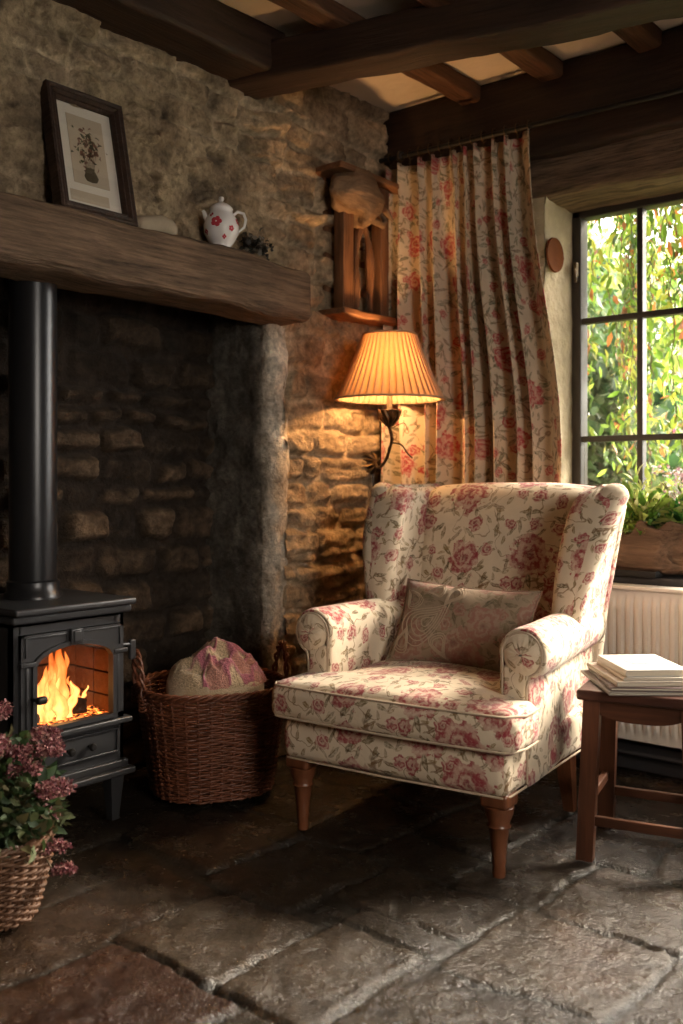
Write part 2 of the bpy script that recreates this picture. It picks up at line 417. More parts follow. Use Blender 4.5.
# jamb: rounded plaster pier
path = [(-3.08, 2.775)]
for k in range(16): path.append((-3.06+.34*k/15*.95, 2.765))
for k in range(9):
    a = -PI/2+PI/2*k/8; path.append((-2.735+.055*math.cos(a), 2.82+.055*math.sin(a)))
for k in range(5): path.append((-2.68-.002*k*k, 2.835+.013*(k)))
pa = np.array(path); n = len(pa); vs = np.arange(0, 1.80, .015)
tang = np.gradient(pa, axis=0); nor = np.stack([tang[:, 1], -tang[:, 0]], -1); nor /= np.linalg.norm(nor, axis=1)[:, None]
S_, V = np.meshgrid(np.arange(n), vs, indexing='ij')
X0 = pa[:, 0][:, None]+0*V; Y0 = pa[:, 1][:, None]+0*V
h = (fbm(X0*14+Y0*14, V*9, 0, 131, 5)-.5)*.045+.018*(fbm(V*2.5, S_*.02, 0, 133, 2)-.5)
P = np.stack([X0+nor[:, 0][:, None]*h, Y0+nor[:, 1][:, None]*h, V], -1)
mb = MB(); mb.grid(P.tolist())
fj = fbm(X0*30, V*22+Y0*20, 0, 135, 4)
Cj = lerp3((.44, .39, .32), (.24, .19, .14), sstep(.2, .9, fj)); Cj = Cj*1.6*(1-.80*sstep(20, 13, S_))[..., None]; Cj = Cj.reshape(-1, 3)  # shade painted onto the reveal side, front brightened to look lit
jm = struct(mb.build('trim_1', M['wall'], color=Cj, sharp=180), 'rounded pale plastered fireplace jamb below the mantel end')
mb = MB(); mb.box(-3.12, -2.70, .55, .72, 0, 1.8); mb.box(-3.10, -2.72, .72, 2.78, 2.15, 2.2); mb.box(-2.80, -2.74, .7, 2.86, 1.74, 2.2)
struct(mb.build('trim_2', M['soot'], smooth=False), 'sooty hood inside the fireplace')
# ---- floor
sl = [(-1.26,-.87,1.86,2.24,.9),(-1.70,-1.28,1.985,2.235,.5),(-1.22,-.84,2.26,2.63,.75),(-1.58,-1.31,1.46,1.87,.62),(-1.93,-1.60,1.46,1.80,.66),
 (-1.93,-1.48,.98,1.44,-1),(-1.46,-1.31,.98,1.44,.3),(-1.29,-.86,1.40,1.84,.5),(-1.29,-.86,.9,1.38,.6),(-.84,-.3,1.4,1.84,.45),(-.85,-.3,1.86,2.24,.8),
 (-2.21,-1.95,1.02,1.80,.34),(-2.48,-2.23,1.0,1.85,.3),(-3.3,-2.5,.9,1.5,.3),(-3.3,-2.5,1.52,1.9,.3),(-1.58,-1.28,1.885,1.97,.35),
 (-2.48,-2.05,1.87,2.3,.28),(-2.03,-1.72,1.82,2.23,.42),(-3.3,-2.5,1.92,2.3,.2),(-2.48,-2.1,2.32,2.7,.25),(-2.08,-1.83,2.25,2.7,.3),(-1.81,-1.5,2.25,2.46,.2),
 (-1.48,-1.24,2.25,2.63,.55),(-.82,-.3,2.26,2.64,.7),(-1.81,-1.5,2.48,2.9,.3),(-1.48,-1.12,2.65,3.05,.45),(-1.10,-.62,2.66,3.02,.65),(-.6,0,2.66,3.05,.5),
 (-3.3,-2.5,2.32,2.7,.2),(-2.6,-2.12,2.72,3.1,.3),(-2.1,-1.83,2.72,3.1,.35),(-1.81,-1.5,2.92,3.3,.4),(-1.48,-1.0,3.07,3.4,.5),(-.98,-.5,3.04,3.4,.5)]
sr = np.random.default_rng(5)
y = -2.1
while y < .88:
    x = -3.3; hh = sr.uniform(.35, .5); hh = min(hh, .88-y) if .88-y-hh > .2 or True else hh
    while x < 1.8: w = sr.uniform(.35, .65); sl.append((x, x+w-.02, y, y+hh-.02, sr.uniform(.2, .8))); x += w
    y += hh
for (y0, y1) in ((.9, 1.38), (1.4, 1.84), (1.86, 2.24), (2.26, 2.64), (2.66, 3.05), (3.07, 3.4), (3.42, 3.9)):
    x = -.28 if y1 < 3.41 else -3.3
    while x < 1.8: w = sr.uniform(.35, .6); sl.append((x, x+w-.02, y0, y1, sr.uniform(.2, .8))); x += w
for (a, b, c, d_) in ((-3.3, -2.62, 2.72, 3.4), (-2.6, -2.1, 3.12, 3.4), (-2.08, -1.83, 3.12, 3.4), (-1.81, -1.5, 3.32, 3.4)): sl.append((a, b, c, d_, .3))
ux = np.concatenate([np.arange(-3.3, -2.7, .03), np.arange(-2.7, -.5, .0085), np.arange(-.5, 1.85, .05)])
vy = np.concatenate([np.arange(-2.1, .95, .05), np.arange(.95, 2.9, .0085), np.arange(2.9, 3.9, .014)])
U, V = np.meshgrid(ux, vy, indexing='ij')
wu = U+(fbm(U*6, V*6, 0, 151, 6)-.5)*.075; wv = V+(fbm(U*6, V*6, 9, 157, 6)-.5)*.075
best = np.full(U.shape, -1.0); tone = np.zeros(U.shape); tx = np.zeros(U.shape)
for k, (a, b, c, d_, tn) in enumerate(sl):
    r = .02; qx = np.abs(wu-(a+b)/2)-(b-a)/2+r; qy = np.abs(wv-(c+d_)/2)-(d_-c)/2+r
    dd = -(np.hypot(np.maximum(qx, 0), np.maximum(qy, 0))+np.minimum(np.maximum(qx, qy), 0)-r)
    m = dd > best; best[m] = dd[m]; tone[m] = tn
    tilt = (sr.uniform(-1, 1)*(wu-(a+b)/2)+sr.uniform(-1, 1)*(wv-(c+d_)/2))*.020+sr.uniform(-.003, .003)
    tx[m] = tilt[m]
best = best+.0035; edge = sstep(-.002, .006, best)
f1 = fbm(U*4, V*4, 0, 160, 4); f2 = fbm(U*26, V*26, 0, 163, 5); f4 = fbm(U*10, V*10, 0, 168, 3)
terr = np.floor(fbm(U*3.5, V*3.5, 4, 171, 3)*14)/14
H = edge*(.011+tx+(f1-.5)*.008+(f4-.5)*.008+(terr-.5)*.012)+(f2-.5)*.007-.02
tt = np.clip(tone, 0, 1)
base = lerp3((.010, .0075, .0055), (.058, .043, .030), tt)
red = np.array((.032, .015, .010)); base = np.where((tone < 0)[..., None], red, base)
rust = sstep(.55, .75, fbm(U*3, V*3, 2, 181, 4))
base = lerp3(base, (.055, .028, .015), rust*.5)*(.55+.9*f2)[..., None]*(.8+.4*f1)[..., None]
C = lerp3(np.array((.030, .026, .021))*(.4+f2)[..., None], base, edge)
fl = height_mesh('floor', ux, vy, lambda U, V, H: np.stack([U, V, H], -1), H, C, mat=None)
t = NT('worn_flagstone'); a = t.n('ShaderNodeAttribute', attribute_name='Col').outputs['Color']; c = t.coord()
n1 = t.noise(c, 50, 6, .65); n2 = t.noise(c, 9, 5, .6)
cc = t.mix(1.0, a, t.m('MULTIPLY', t.m('MULTIPLY_ADD', n1, .8, .6), t.m('MULTIPLY_ADD', n2, .9, .55)), 'MULTIPLY')
ro = t.mapr(t.m('MULTIPLY_ADD', n2, .6, t.m('MULTIPLY', n1, .4)), .38, .62, .08, .34)
fm = t.fin(t.bsdf(cc, ro, 0, t.bump(t.m('ADD', t.m('ADD', n1, n2), t.m('MULTIPLY', t.noise(c, 140, 3), .9)), .85, .0075), Specular_IOR_Level=.62))
fl.data.materials.clear(); fl.data.materials.append(fm)
struct(fl, 'uneven worn flagstone floor')
# ---- ceiling, other walls
mb = MB(); mb.box(-3.3, 1.75, -2.1, 3.9, ZC, ZC+.08); struct(mb.build('ceiling', M['plaster'], smooth=False), 'cream plaster ceiling between dark beams')
# back wall with recessed window opening
RX0, RX1, WY, ZS, ZH = -1.93, .14, 3.86, .72, 2.27
def plaster_panel(name, P0, eu, ev, nu, nv, seed, amp=.02, mat='plaster2', label=None, nrm=None):
    P0, eu, ev = map(np.array, (P0, eu, ev)); n_ = np.cross(eu, ev) if nrm is None else np.array(nrm, float); n_ = n_/np.linalg.norm(n_)
    a, b = np.meshgrid(np.linspace(0, 1, nu), np.linspace(0, 1, nv), indexing='ij')
    P = P0+a[..., None]*eu+b[..., None]*ev
    h = (fbm(P[..., 0]*7+P[..., 1]*7, P[..., 2]*7, 0, seed, 4)-.5)*amp*2
    P = P+n_*h[..., None]; mb = MB(); mb.grid(P.tolist()); return mb
mb = plaster_panel('x', (XW, YW, 0), (RX0-XW, 0, 0), (0, 0, ZC), 40, 120, 201, .012, nrm=(0, -1, 0))
m2 = plaster_panel('x', (RX0, YW, ZS-.02), (0, WY-YW+.06, 0), (0, 0, ZH-ZS+.04), 24, 90, 203, .012, nrm=(1, 0, 0)); mb.grid([[v for v in m2.v[i*90:(i+1)*90]] for i in range(24)])
m3 = plaster_panel('x', (RX0, YW, 0), (RX1-RX0, 0, 0), (0, 0, ZS), 60, 30, 207, .008, nrm=(0, -1, 0)); mb.grid([[v for v in m3.v[i*30:(i+1)*30]] for i in range(60)])
mb.box(RX1, 1.75, YW, YW+.3, 0, ZC); mb.box(RX0-.02, RX1+.02, YW+.02, WY+.06, ZC-.4, ZC)
mb.box(-3.3, RX0-.03, YW+.04, WY+.06, -.1, ZC+.05); mb.box(RX0-.03, RX1+.1, YW+.03, WY+.05, -.1, ZS-.03)
struct(mb.build('wall_back', M['plaster2'], sharp=60), 'rough lime plaster wall around the window')
mb = MB(); mb.box(-3.35, -3.12, -2.1, 3.9, -.1, ZC+.05); mb.box(-3.2, -2.72, -2.1, .56, -.1, ZC)
struct(mb.build('wall_outer', M['room'], smooth=False), 'plain plaster wall behind the stonework')
mb = MB(); mb.box(-3.3, 1.8, -2.2, -2.1, -.1, ZC); struct(mb.build('wall_front', M['room'], smooth=False), 'plain plaster wall behind the viewpoint')
# right wall with its own window opening (light source of the room)
mb = MB(); X1 = 1.75; oy0, oy1, oz0, oz1 = .15, 1.35, 1.1, 2.35
mb.box(X1, X1+.2, -2.1, oy0, -.1, ZC); mb.box(X1, X1+.2, oy1, 3.9, -.1, ZC); mb.box(X1, X1+.2, oy0, oy1, -.1, oz0); mb.box(X1, X1+.2, oy0, oy1, oz1, ZC)
struct(mb.build('wall_right', M['room'], smooth=False), 'plain plaster wall with a second window opening')

# ---- beams
def beam(name, p0, p1, w, h, mat, seed, r=.03, amp=.02, sag=0, label=None, kind='structure', roll=0):
    p0, p1 = Vector(p0), Vector(p1); L = (p1-p0).length; mb = MB()
    mb.rbox((0, 0, 0), (L/2, w/2, h/2), r, 3, (max(6, int(L/.04)), 6, 6))
    A = np.array(mb.v)
    for ax in (1, 2):
        A[:, ax] += (fbm(A[:, 0]*3, A[:, 1]*6+7*ax, A[:, 2]*6, seed+ax, 4)-.5)*amp*2
    A[:, 2] += sag*(1-(A[:, 0]/(L/2))**2)+(fbm(A[:, 0]*14, A[:, 1]*20, A[:, 2]*20, seed+8, 3)-.5)*amp*.6
    mb.v = A.tolist()
    o = mb.build(name, mat, sharp=180); x = (p1-p0).normalized(); z = Vector((0, 0, 1)); y = z.cross(x).normalized(); z = x.cross(y)
    mt = Matrix((x, y, z)).transposed().to_4x4()
    o.matrix_world = Matrix.Translation((p0+p1)/2) @ mt @ Matrix.Rotation(roll, 4, 'X')
    if kind: o['kind'] = kind
    if label: o['label'] = label
    return o
def at(px, py, X=None, Y=None, Z=None, d=None):
    u = (px-341.5)/972; w = (480-py)/972
    D = (-.6428+.766*u, .766+.6428*u, w)
    if X is not None: d = X/D[0]
    elif Y is not None: d = Y/D[1]
    elif Z is not None: d = (Z-1.1)/D[2]
    return Vector((D[0]*d, D[1]*d, 1.1+D[2]*d))
# ================================================================= BEAMS
dv = Vector((math.cos(math.radians(14.5)), math.sin(math.radians(14.5)), 0)); pv = Vector((dv.y, -dv.x, 0))
b0 = Vector((-2.76, 2.69, 2.652))+pv*.09
beam('trim_3', b0, b0+dv*3.0, .18, .14, M['oak_dark'], 301, .02, .018, label='heavy dark main ceiling beam crossing in front of the joists')
beam('trim_4', (-2.61, -1.6, 2.69), (-2.61, 2.66, 2.69), .22, .17, M['oak_dark'], 303, .02, .016, label='dark timber running along the top of the stone wall')
for k, X in enumerate((-2.24, -1.86, -1.455, -1.05, -.62, -.2, .25, .7)):
    beam('trim_%d' % (5+k), (X, -1.6, 2.742), (X, 3.58, 2.742), .10, .07, M['oak_red'], 310+k, .015, .012,
         label='%s ceiling joist behind the main beam' % ('red brown joist nearest the stone wall,', 'red brown middle joist,', 'red brown joist over the window,')[k] if k < 3 else None)
beam('trim_13', (-2.72, 3.62, 2.60), (1.7, 3.62, 2.57), .20, .36, M['oak_dark'], 330, .03, .02, label='dark wall plate timber above the curtain rod')
beam('trim_14', (-2.10, 3.745, 2.355), (.6, 3.745, 2.335), .34, .20, M['oak'], 340, .05, .022, label='bowed oak lintel over the window')

# ================================================================= WINDOW
win = empty('window_1', (0, WY, 0)); win['kind'] = 'structure'; win['label'] = 'dark framed window of small panes looking onto the garden'
fw = .045; wx0, wx1, wz0, wz1 = RX0-.005, RX1+.005, ZS, ZH-.005
mb = MB()
for (a, b, c, d_) in ((wx0, wx0+fw, wz0, wz1), (wx1-fw, wx1, wz0, wz1), (wx0, wx1, wz0, wz0+fw), (wx0, wx1, wz1-fw, wz1)):
    mb.rbox(((a+b)/2, .02, (c+d_)/2), ((b-a)/2, .035, (d_-c)/2), .006, 2, 1)
f_ = mb.build('window_frame', M['steelframe'], win)
mb = MB()
for X in (-1.632, -1.345, -1.06, -.77, -.48, -.19): mb.rbox((X, .015, (wz0+wz1)/2), (.0125, .022, (wz1-wz0)/2-.01), .004, 2, 1)
mb.rbox((-1.345, .02, (wz0+wz1)/2), (.022, .03, (wz1-wz0)/2-.01), .004, 2, 1)
for Z in (1.78, 1.275): mb.rbox(((wx0+wx1)/2, .012, Z), ((wx1-wx0)/2-.01, .020, .0125), .004, 2, 1)
mb.build('glazing_bar', M['steelframe'], win)
xs = [wx0+fw, -1.632, -1.345, -1.06, -.77, -.48, -.19, wx1-fw]; zs = [wz0+fw, 1.275, 1.78, wz1-fw]
for i in range(7):
    for j in range(3):
        mb = MB(); mb.box(xs[i], xs[i+1], .018, .022, zs[j], zs[j+1]); mb.build('window_pane', M['glass'], win, smooth=False)
mb = MB(); mb.rbox((wx0+fw*.7, -.03, 2.0), (.007, .012, .03), .003, 2, 1); mb.tube([(wx0+fw*.7, -.04, 2.0), (wx0+fw*.7+.01, -.055, 1.985), (wx0+fw*.7+.012, -.06, 1.94)], .006)
mb.build('window_latch', M['bronze'], win)
mb = MB(); mb.rbox(((RX0+RX1)/2, 3.725, ZS-.005), ((RX1-RX0)/2, .155, .016), .006, 2, (20, 3, 1))
struct(mb.build('window_2_sill', M['slate']), 'dark slate window ledge above the radiator').name = 'trim_15'
# radiator
rad = empty('radiator', (-1.1, 3.49, .13), 0, 'cream panel radiator with vertical ribs under the window ledge', 'radiator')
rw, rh = .72, .565; mb = MB(); n = int(2*rw/.033)
P = []
for i in range(n*8+1):
    x = -rw+2*rw*i/(n*8); ph = (i % 8)/8; dpt = .011*sstep(.0, .18, np.array(ph))*sstep(.82, .64, np.array(ph)); col = []
    for z in [0, .004, .025, .04, .06]+[rh*k/20 for k in range(3, 18)]+[rh-.06, rh-.04, rh-.02, rh-.004, rh]:
        fz = float(sstep(.025, .06, np.array(z))*sstep(rh-.025, rh-.06, np.array(z)))
        e = .006 if z in (0, rh) else 0
        col.append((x, -float(dpt)*fz+e, z))
    P.append(col)
mb.grid(P)
mb.build('radiator_panel', M['white'], rad, loc=(0, -.03, 0))
mb = MB(); mb.rbox((0, .005, rh/2), (rw, .028, rh/2-.002), .008, 2, 1); mb.build('radiator_body', M['white'], rad)
mb = MB(); mb.rbox((0, .0, rh+.004), (rw+.006, .045, .007), .004, 2, 1)
mb.build('top_grille', M['white'], rad)
mb = MB(); mb.tube([(-rw-.03, .0, .05), (-rw-.06, 0, .05), (-rw-.07, .0, .03), (-rw-.07, 0, -.12)], .009); mb.tube([(-rw, .0, .05), (-rw-.04, 0, .05)], .014); mb.lathe([(.0, 0), (.016, 0), (.018, .03), (.0, .035)], 12, (-rw-.07, 0, .045))
mb.build('valve', M['white'], rad)
mb = MB(); mb.rbox((-.7, 3.55, .05), (1.2, .012, .05), .004, 2, 1); mb.tube([(-1.8, 3.50, .075), (.4, 3.50, .075)], .009); struct(mb.build('baseboard_back', M['slate']), 'dark skirting and pipe below the radiator')

# ================================================================= GARDEN
mb = plaster_panel('x', (-9, 3.95, -.1), (14, 0, 0), (0, 14, 0), 60, 60, 401, .08, nrm=(0, 0, 1))
gm = m_plain('garden_grass', (.20, .22, .10), .95, 0, .4, 12, .05); g_ = mb.build('ground', gm); struct(g_, 'sunlit garden ground beyond the window'); g_['kind'] = 'structure'
def leaves(pts, size, cols, seed, dirs=None, droop=.5, fold=.35, shape=1.6, jitter=.25):
    """pts Nx3 -> mesh arrays of pointed folded leaves with per vertex colour"""
    r = np.random.default_rng(seed); N = len(pts)
    d = r.normal(size=(N, 3)); 
    if dirs is not None: d = d*.7+dirs
    d[:, 2] -= droop; d /= np.linalg.norm(d, axis=1)[:, None]
    up = r.normal(size=(N, 3)); up[:, 2] += .6; s = np.cross(d, up); s /= np.linalg.norm(s, axis=1)[:, None]; nn = np.cross(s, d)
    L = size*r.uniform(.55, 1.3, N)[:, None]; W = L/shape/2
    base = pts; tip = pts+d*L; m1 = pts+d*L*.35; m2 = pts+d*L*.7
    V = np.stack([base, m1+s*W+nn*W*fold, m2+s*W*.75+nn*W*fold, tip-nn*W*.3, m2-s*W*.75+nn*W*fold, m1-s*W+nn*W*fold, (m1+m2)/2], 1)
    F = np.array([[0, 6, 1], [1, 6, 2], [2, 6, 3], [3, 6, 4], [4, 6, 5], [5, 6, 0]])
    faces = (np.arange(N)[:, None, None]*7+F[None]).reshape(-1, 3)
    cols = np.array(cols); ci = r.integers(0, len(cols), N); c = cols[ci]*r.uniform(1-jitter*2, 1+jitter, N)[:, None]
    return V.reshape(-1, 3), faces, np.repeat(c, 7, axis=0)
def leafobj(name, sets, parent=None, mat='leafcol', label=None, cat=None, group=None, kind=None):
    mb = MB(); cs = []
    for V, F, C in sets: mb.add(V.tolist(), F.tolist()); cs.append(C)
    o = mb.build(name, M[mat], parent, color=np.clip(np.concatenate(cs), 0, 1), sharp=180); return tag(o, label, cat, group, kind)
R_ = np.random.default_rng(77)
def blob(c, r, n, k=6, hollow=.55):
    cc = R_.normal(size=(k, 3)); cc = np.array(c)+cc/np.linalg.norm(cc, axis=1)[:, None]*np.array(r)*R_.uniform(.2, .75, k)[:, None]
    q = R_.normal(size=(n, 3)); q /= np.linalg.norm(q, axis=1)[:, None]; q *= R_.uniform(hollow, 1, n)[:, None]**.6
    return cc[R_.integers(0, k, n)]+q*np.array(r)*.62
def clusterflowers(pts, size, cols, seed, n=14, rad=.05):
    r = np.random.default_rng(seed); P = np.repeat(pts, n, axis=0)+r.normal(size=(len(pts)*n, 3))*rad
    return leaves(P, size, cols, seed+1, droop=-.3, shape=1.1)
# creeper hanging down outside the window: trailing stems with leaves
creep = empty('virginia_creeper', (-1.6, 4.1, 2.3), 0, 'creeper with green and orange leaves trailing over the outside of the window', 'climbing plant')
base = Vector((-1.6, 4.1, 2.3)); sp = []; mbs = MB(); 
for k in range(38):
    x = R_.uniform(-2.45, -1.2) if R_.random() > .6 else R_.uniform(-1.95, -1.45); y = R_.uniform(4.02, 4.5)
    L = R_.uniform(.25, .6) if x > -1.55 else R_.uniform(.5, 1.7)
    pts = []; px, py, pz = x, y, 2.55+R_.uniform(-.1, .1)
    for s in range(int(L/.04)+2):
        pts.append((px-base.x, py-base.y, pz-base.z)); px += R_.normal()*.012; py += R_.normal()*.008; pz -= .04
    mbs.tube(pts, .0025, 4); sp += [p for p in pts]
sp = np.array(sp); sp = np.repeat(sp, 3, axis=0)+R_.normal(size=(len(sp)*3, 3))*.025
mask = sp[:, 0] > .0
G1 = [(.13, .24, .03), (.22, .36, .05), (.35, .46, .07), (.08, .16, .025), (.40, .42, .06)]
G2 = [(.24, .36, .05), (.42, .48, .07), (.42, .48, .07), (.55, .58, .12), (.75, .42, .12), (.60, .20, .08), (.10, .2, .03)]
mbs.build('trailing_stem', M['stem'], creep)
leafobj('leaves', [leaves(sp[~mask], .062, G1+G1+[(.45, .16, .05)], 1, droop=1.6, shape=3.0), leaves(sp[mask], .07, G2, 2, droop=1.4, shape=2.0)], creep)
# dense evergreen beside the window (left)
def shrub(name, c, r, n, size, cols, label, cat, flowers=None, group=None, k=8, seed=0, trunk=True):
    e = empty(name, (c[0], c[1], 0), 0, label, cat, group); rel = np.array((0, 0, c[2]))
    P = blob(rel, r, n, k); leafobj('leaves', [leaves(P, size, cols, 100+seed)], e)
    if flowers:
        fc, nf, fs, fr = flowers; d = R_.normal(size=(nf, 3)); d /= np.linalg.norm(d, axis=1)[:, None]; d[:, 1] = -abs(d[:, 1])*.9-.05
        FP = rel+d*np.array(r)*R_.uniform(.75, 1.1, nf)[:, None]; leafobj('blossom', [clusterflowers(FP, fs, fc, 200+seed, 16, fr)], e)
    mb = MB()
    for q in range(5):
        a = R_.uniform(0, 6.28); mb.tube([(0, 0, 0), (math.cos(a)*r[0]*.2, math.sin(a)*r[1]*.2, c[2]*.5), (math.cos(a)*r[0]*.5, math.sin(a)*r[1]*.5, c[2]+r[2]*.3)], [.035, .025, .01], 6)
    mb.build('branch', M['bark'], e); return e
DG = [(.03, .07, .03), (.05, .11, .04), (.08, .15, .05), (.13, .22, .08), (.20, .27, .15)]
YG = [(.30, .42, .08), (.45, .52, .12), (.20, .32, .06), (.55, .58, .2), (.7, .68, .35)]
shrub('evergreen_tree', (-2.75, 5.2, 1.45), (.62, .5, 1.1), 5200, .10, DG, 'dark grey green evergreen tree just outside the left of the window', 'tree', k=14, seed=1)
shrub('flowering_shrub', (-2.6, 6.6, 1.1), (.9, .7, .9), 3600, .10, YG+[(.7, .4, .2)], 'yellow green shrub with orange tints behind the evergreen', 'shrub', ([(.62, .16, .32), (.75, .35, .5)], 22, .045, .06), k=12, seed=2)
shrub('flowering_shrub', (-2.0, 7.4, 1.2), (.95, .6, .8), 3400, .11, YG, 'pale green shrub dotted with magenta blossom in the garden middle', 'shrub', ([(.65, .14, .36), (.8, .4, .6), (.9, .8, .85)], 60, .055, .10), k=14, seed=3)
shrub('flowering_shrub', (-.35, 7.0, .8), (.8, .6, .6), 2400, .10, YG, 'light green shrub with pink blossom at the right of the window view', 'shrub', ([(.7, .2, .4), (.85, .55, .65)], 26, .05, .07), k=12, seed=4)
shrub('flowering_shrub', (-1.9, 5.3, .65), (.6, .4, .45), 2400, .07, YG, 'low green bush with dusty pink flower heads below the window', 'shrub', ([(.6, .2, .28), (.75, .4, .42)], 24, .04, .05), k=10, seed=5)
shrub('broadleaf_tree', (-4.6, 9.8, 2.4), (1.5, 1.0, 1.8), 4200, .17, YG+DG[3:], 'tall sunlit tree at the far left of the garden', 'tree', k=16, seed=6)


# ================================================================= SILL PLANTS
pl = empty('bark_planter', (-1.50, 3.70, ZS+.012), 0, 'rough brown bark planter on the window ledge', 'planter')
mb = MB(); P = []
for i in range(36):
    z = [0, .02, .06, .10, .14, .17, .185, .17, .12][min(i//4, 8)] if False else None
prof = [(.02, 0), (.10, .004), (.135, .03), (.148, .06), (.15, .09), (.150, .115), (.145, .14), (.142, .158), (.135, .175), (.115, .178), (.10, .15), (.02, .14)]
L = []
for (r, z) in prof:
    row = []
    for k in range(64):
        a = 2*PI*k/64; x, y = math.cos(a), math.sin(a); n_ = float(fbm(x*1.7+3, y*1.7, z*11, 501, 4))-.5; n2 = float(fbm(x*5, y*5, z*30, 507, 3))-.5
        q = r*(1+n_*1.0+n2*.5); row.append((x*q*1.45, y*min(q*.9, .15), max(0, z*(1+n_*1.3+n2*.4))))
    L.append(row)
mb.loft(L, True); mb.build('pot', M['driftwood'], pl, sub=1, sharp=180)
mb = MB(); mb.lathe([(.0, .12), (.11, .125), (.0, .15)], 20); mb.build('soil', M['soot'], pl)
def tuft(c, r, n, size, cols, seed, h): 
    q = R_.normal(size=(n, 3)); q /= np.linalg.norm(q, axis=1)[:, None]; q[:, 2] = abs(q[:, 2]); return leaves(np.array(c)+q*np.array((r, r*.75, h))*R_.uniform(.35, 1, n)[:, None], size, cols, seed, dirs=q*1.2, droop=.1, shape=2.6)
def potted(name, loc, label, spec, group=None):
    e = empty(name, loc, 0, label, 'plant', group); leafobj('leaves', [tuft((0, 0, 0), s[0], s[1], s[2], s[3], 600+i, s[4]) for i, s in enumerate(spec[:-1])], e, 'leafcol')
    mb = MB()
    for q in range(14):
        a = R_.uniform(0, 6.28); rr = spec[0][0]*.7; mb.tube([(0, 0, -.04), (math.cos(a)*rr*.4, math.sin(a)*rr*.3, spec[0][4]*.5), (math.cos(a)*rr, math.sin(a)*rr*.7, spec[0][4]*.9)], .0022, 4)
    mb.build('stalk', M['stem'], e)
    if spec[-1]:
        fc, nf = spec[-1]; a = R_.uniform(0, 6.28, nf); rr = spec[0][0]*R_.uniform(.2, 1, nf); FP = np.stack([np.cos(a)*rr, np.sin(a)*rr*.7, spec[0][4]*R_.uniform(.7, 1.15, nf)], -1)
        leafobj('flower_head', [clusterflowers(FP, .012, fc, 650, 18, .014)], e)
BG = [(.16, .34, .05), (.28, .46, .08), (.08, .2, .04), (.4, .52, .14)]
potted('potted_plant', (-1.545, 3.69, ZS+.155), 'leafy green plant at the left end of the bark planter', [(.14, 280, .075, BG+YG, .17), (.11, 160, .07, YG, .25), None])
potted('potted_plant', (-1.37, 3.71, ZS+.17), 'taller plant with tiny white flowers in the bark planter', [(.15, 420, .045, BG+YG, .22), (.10, 100, .09, [(.05, .2, .05)], .1), ([(.85, .8, .8), (.7, .45, .5)], 26)])
mb = MB(); mb.rbox((0, 0, .006), (.16, .085, .006), .004, 2, 1)
for s in (-1, 1): mb.rbox((0, s*.083, .012), (.16, .003, .012), .002, 1, 1); mb.rbox((s*.158, 0, .012), (.003, .085, .012), .002, 1, 1)
tag(mb.build('plant_tray', M['iron_dark'], loc=(-1.60, 3.63, ZS+.0115)), 'shallow black tray under the planter on the window ledge', 'tray')
# terracotta ornament on the window reveal
mb = MB(); mb.lathe([(.0, .0), (.055, .002), (.072, .012), (.070, .02), (.05, .014), (.0, .012)], 28); mb.tube([(0, .06, .012), (0, .085, .014), (0, .06, .016)], .003, 5)
o = mb.build('wall_plate', m_plain('terracotta', (.13, .042, .015), 1.0, 0, .3, 60, .003, Specular_IOR_Level=.1), loc=(RX0+.008, 3.645, 2.03), rot=(0, PI/2, 0)); tag(o, 'small round terracotta plate hanging beside the curtain', 'wall ornament')

# ================================================================= CURTAIN
def curtain():
    nu, nv = 520, 90; r = np.random.default_rng(4)
    s = np.linspace(0, 1, nu); t = np.linspace(0, 1, nv); S_, T = np.meshgrid(s, t, indexing='ij')
    zt, zb = 2.492, .03
    x0 = -2.62-.02*T; x1 = -1.905+.16*sstep(.02, .55, T)
    ph = 2*PI*9.5*(S_+.016*np.sin(S_*23)+.022*np.sin(S_*9+1)+ .09*(fbm(S_*5, T*1.3, 0, 701, 3)-.5)*(.25+T))
    amp = .028+.022*sstep(0, .3, T)+.060*(fbm(S_*9, T*1.5, 0, 705, 2)-.5)
    fold = np.sin(ph); fold = np.sign(fold)*np.abs(fold)**.75
    y = 3.465-amp*fold-.016*np.sin(ph*2+2.2+T*1.5)*sstep(.05, .4, T)
    x = x0+(x1-x0)*(S_+.010*np.cos(ph)*1.0)+(fbm(S_*6, T*3, 0, 709, 3)-.5)*.03*T
    pinch = sstep(.075, .045, np.abs(T-.0))  # gathered heading
    y = y+.012*np.sin(ph*3)*sstep(.06, .03, T)
    z = zt+(zb-zt)*T+.010*np.cos(ph)*sstep(.05, 0, T)
    P = np.stack([x, y, z], -1)
    # uv by arc length
    d = np.sqrt(np.diff(x[:, 20])**2+np.diff(y[:, 20])**2); u = np.concatenate([[0], np.cumsum(d)])
    mb = MB(); mb.v = [tuple(p) for p in P.reshape(-1, 3).tolist()]
    for i in range(nu-1):
        for j in range(nv-1):
            mb.f.append([i*nv+j, i*nv+j+1, (i+1)*nv+j+1, (i+1)*nv+j]); z_ = lambda q: (zt-zb)*(1-q/(nv-1))
            mb.uv.append([(u[i], z_(j)), (u[i], z_(j+1)), (u[i+1], z_(j+1)), (u[i+1], z_(j))]); mb.m.append(0)
    return mb, P
mb, CP = curtain(); cur = empty('curtain', (-2.25, 3.465, 2.47), 0, 'full length gathered curtain with red roses on cream linen', 'curtain')
mb.v = [(a+2.25, b-3.465, c-2.47) for a, b, c in mb.v]; cl = mb.build('curtain_cloth', M['curtain'], cur, sharp=180)
md = cl.modifiers.new('Solidify', 'SOLIDIFY'); md.thickness = .0025
rodz = lambda X: 2.525-.045*(X+2.66)/1.9
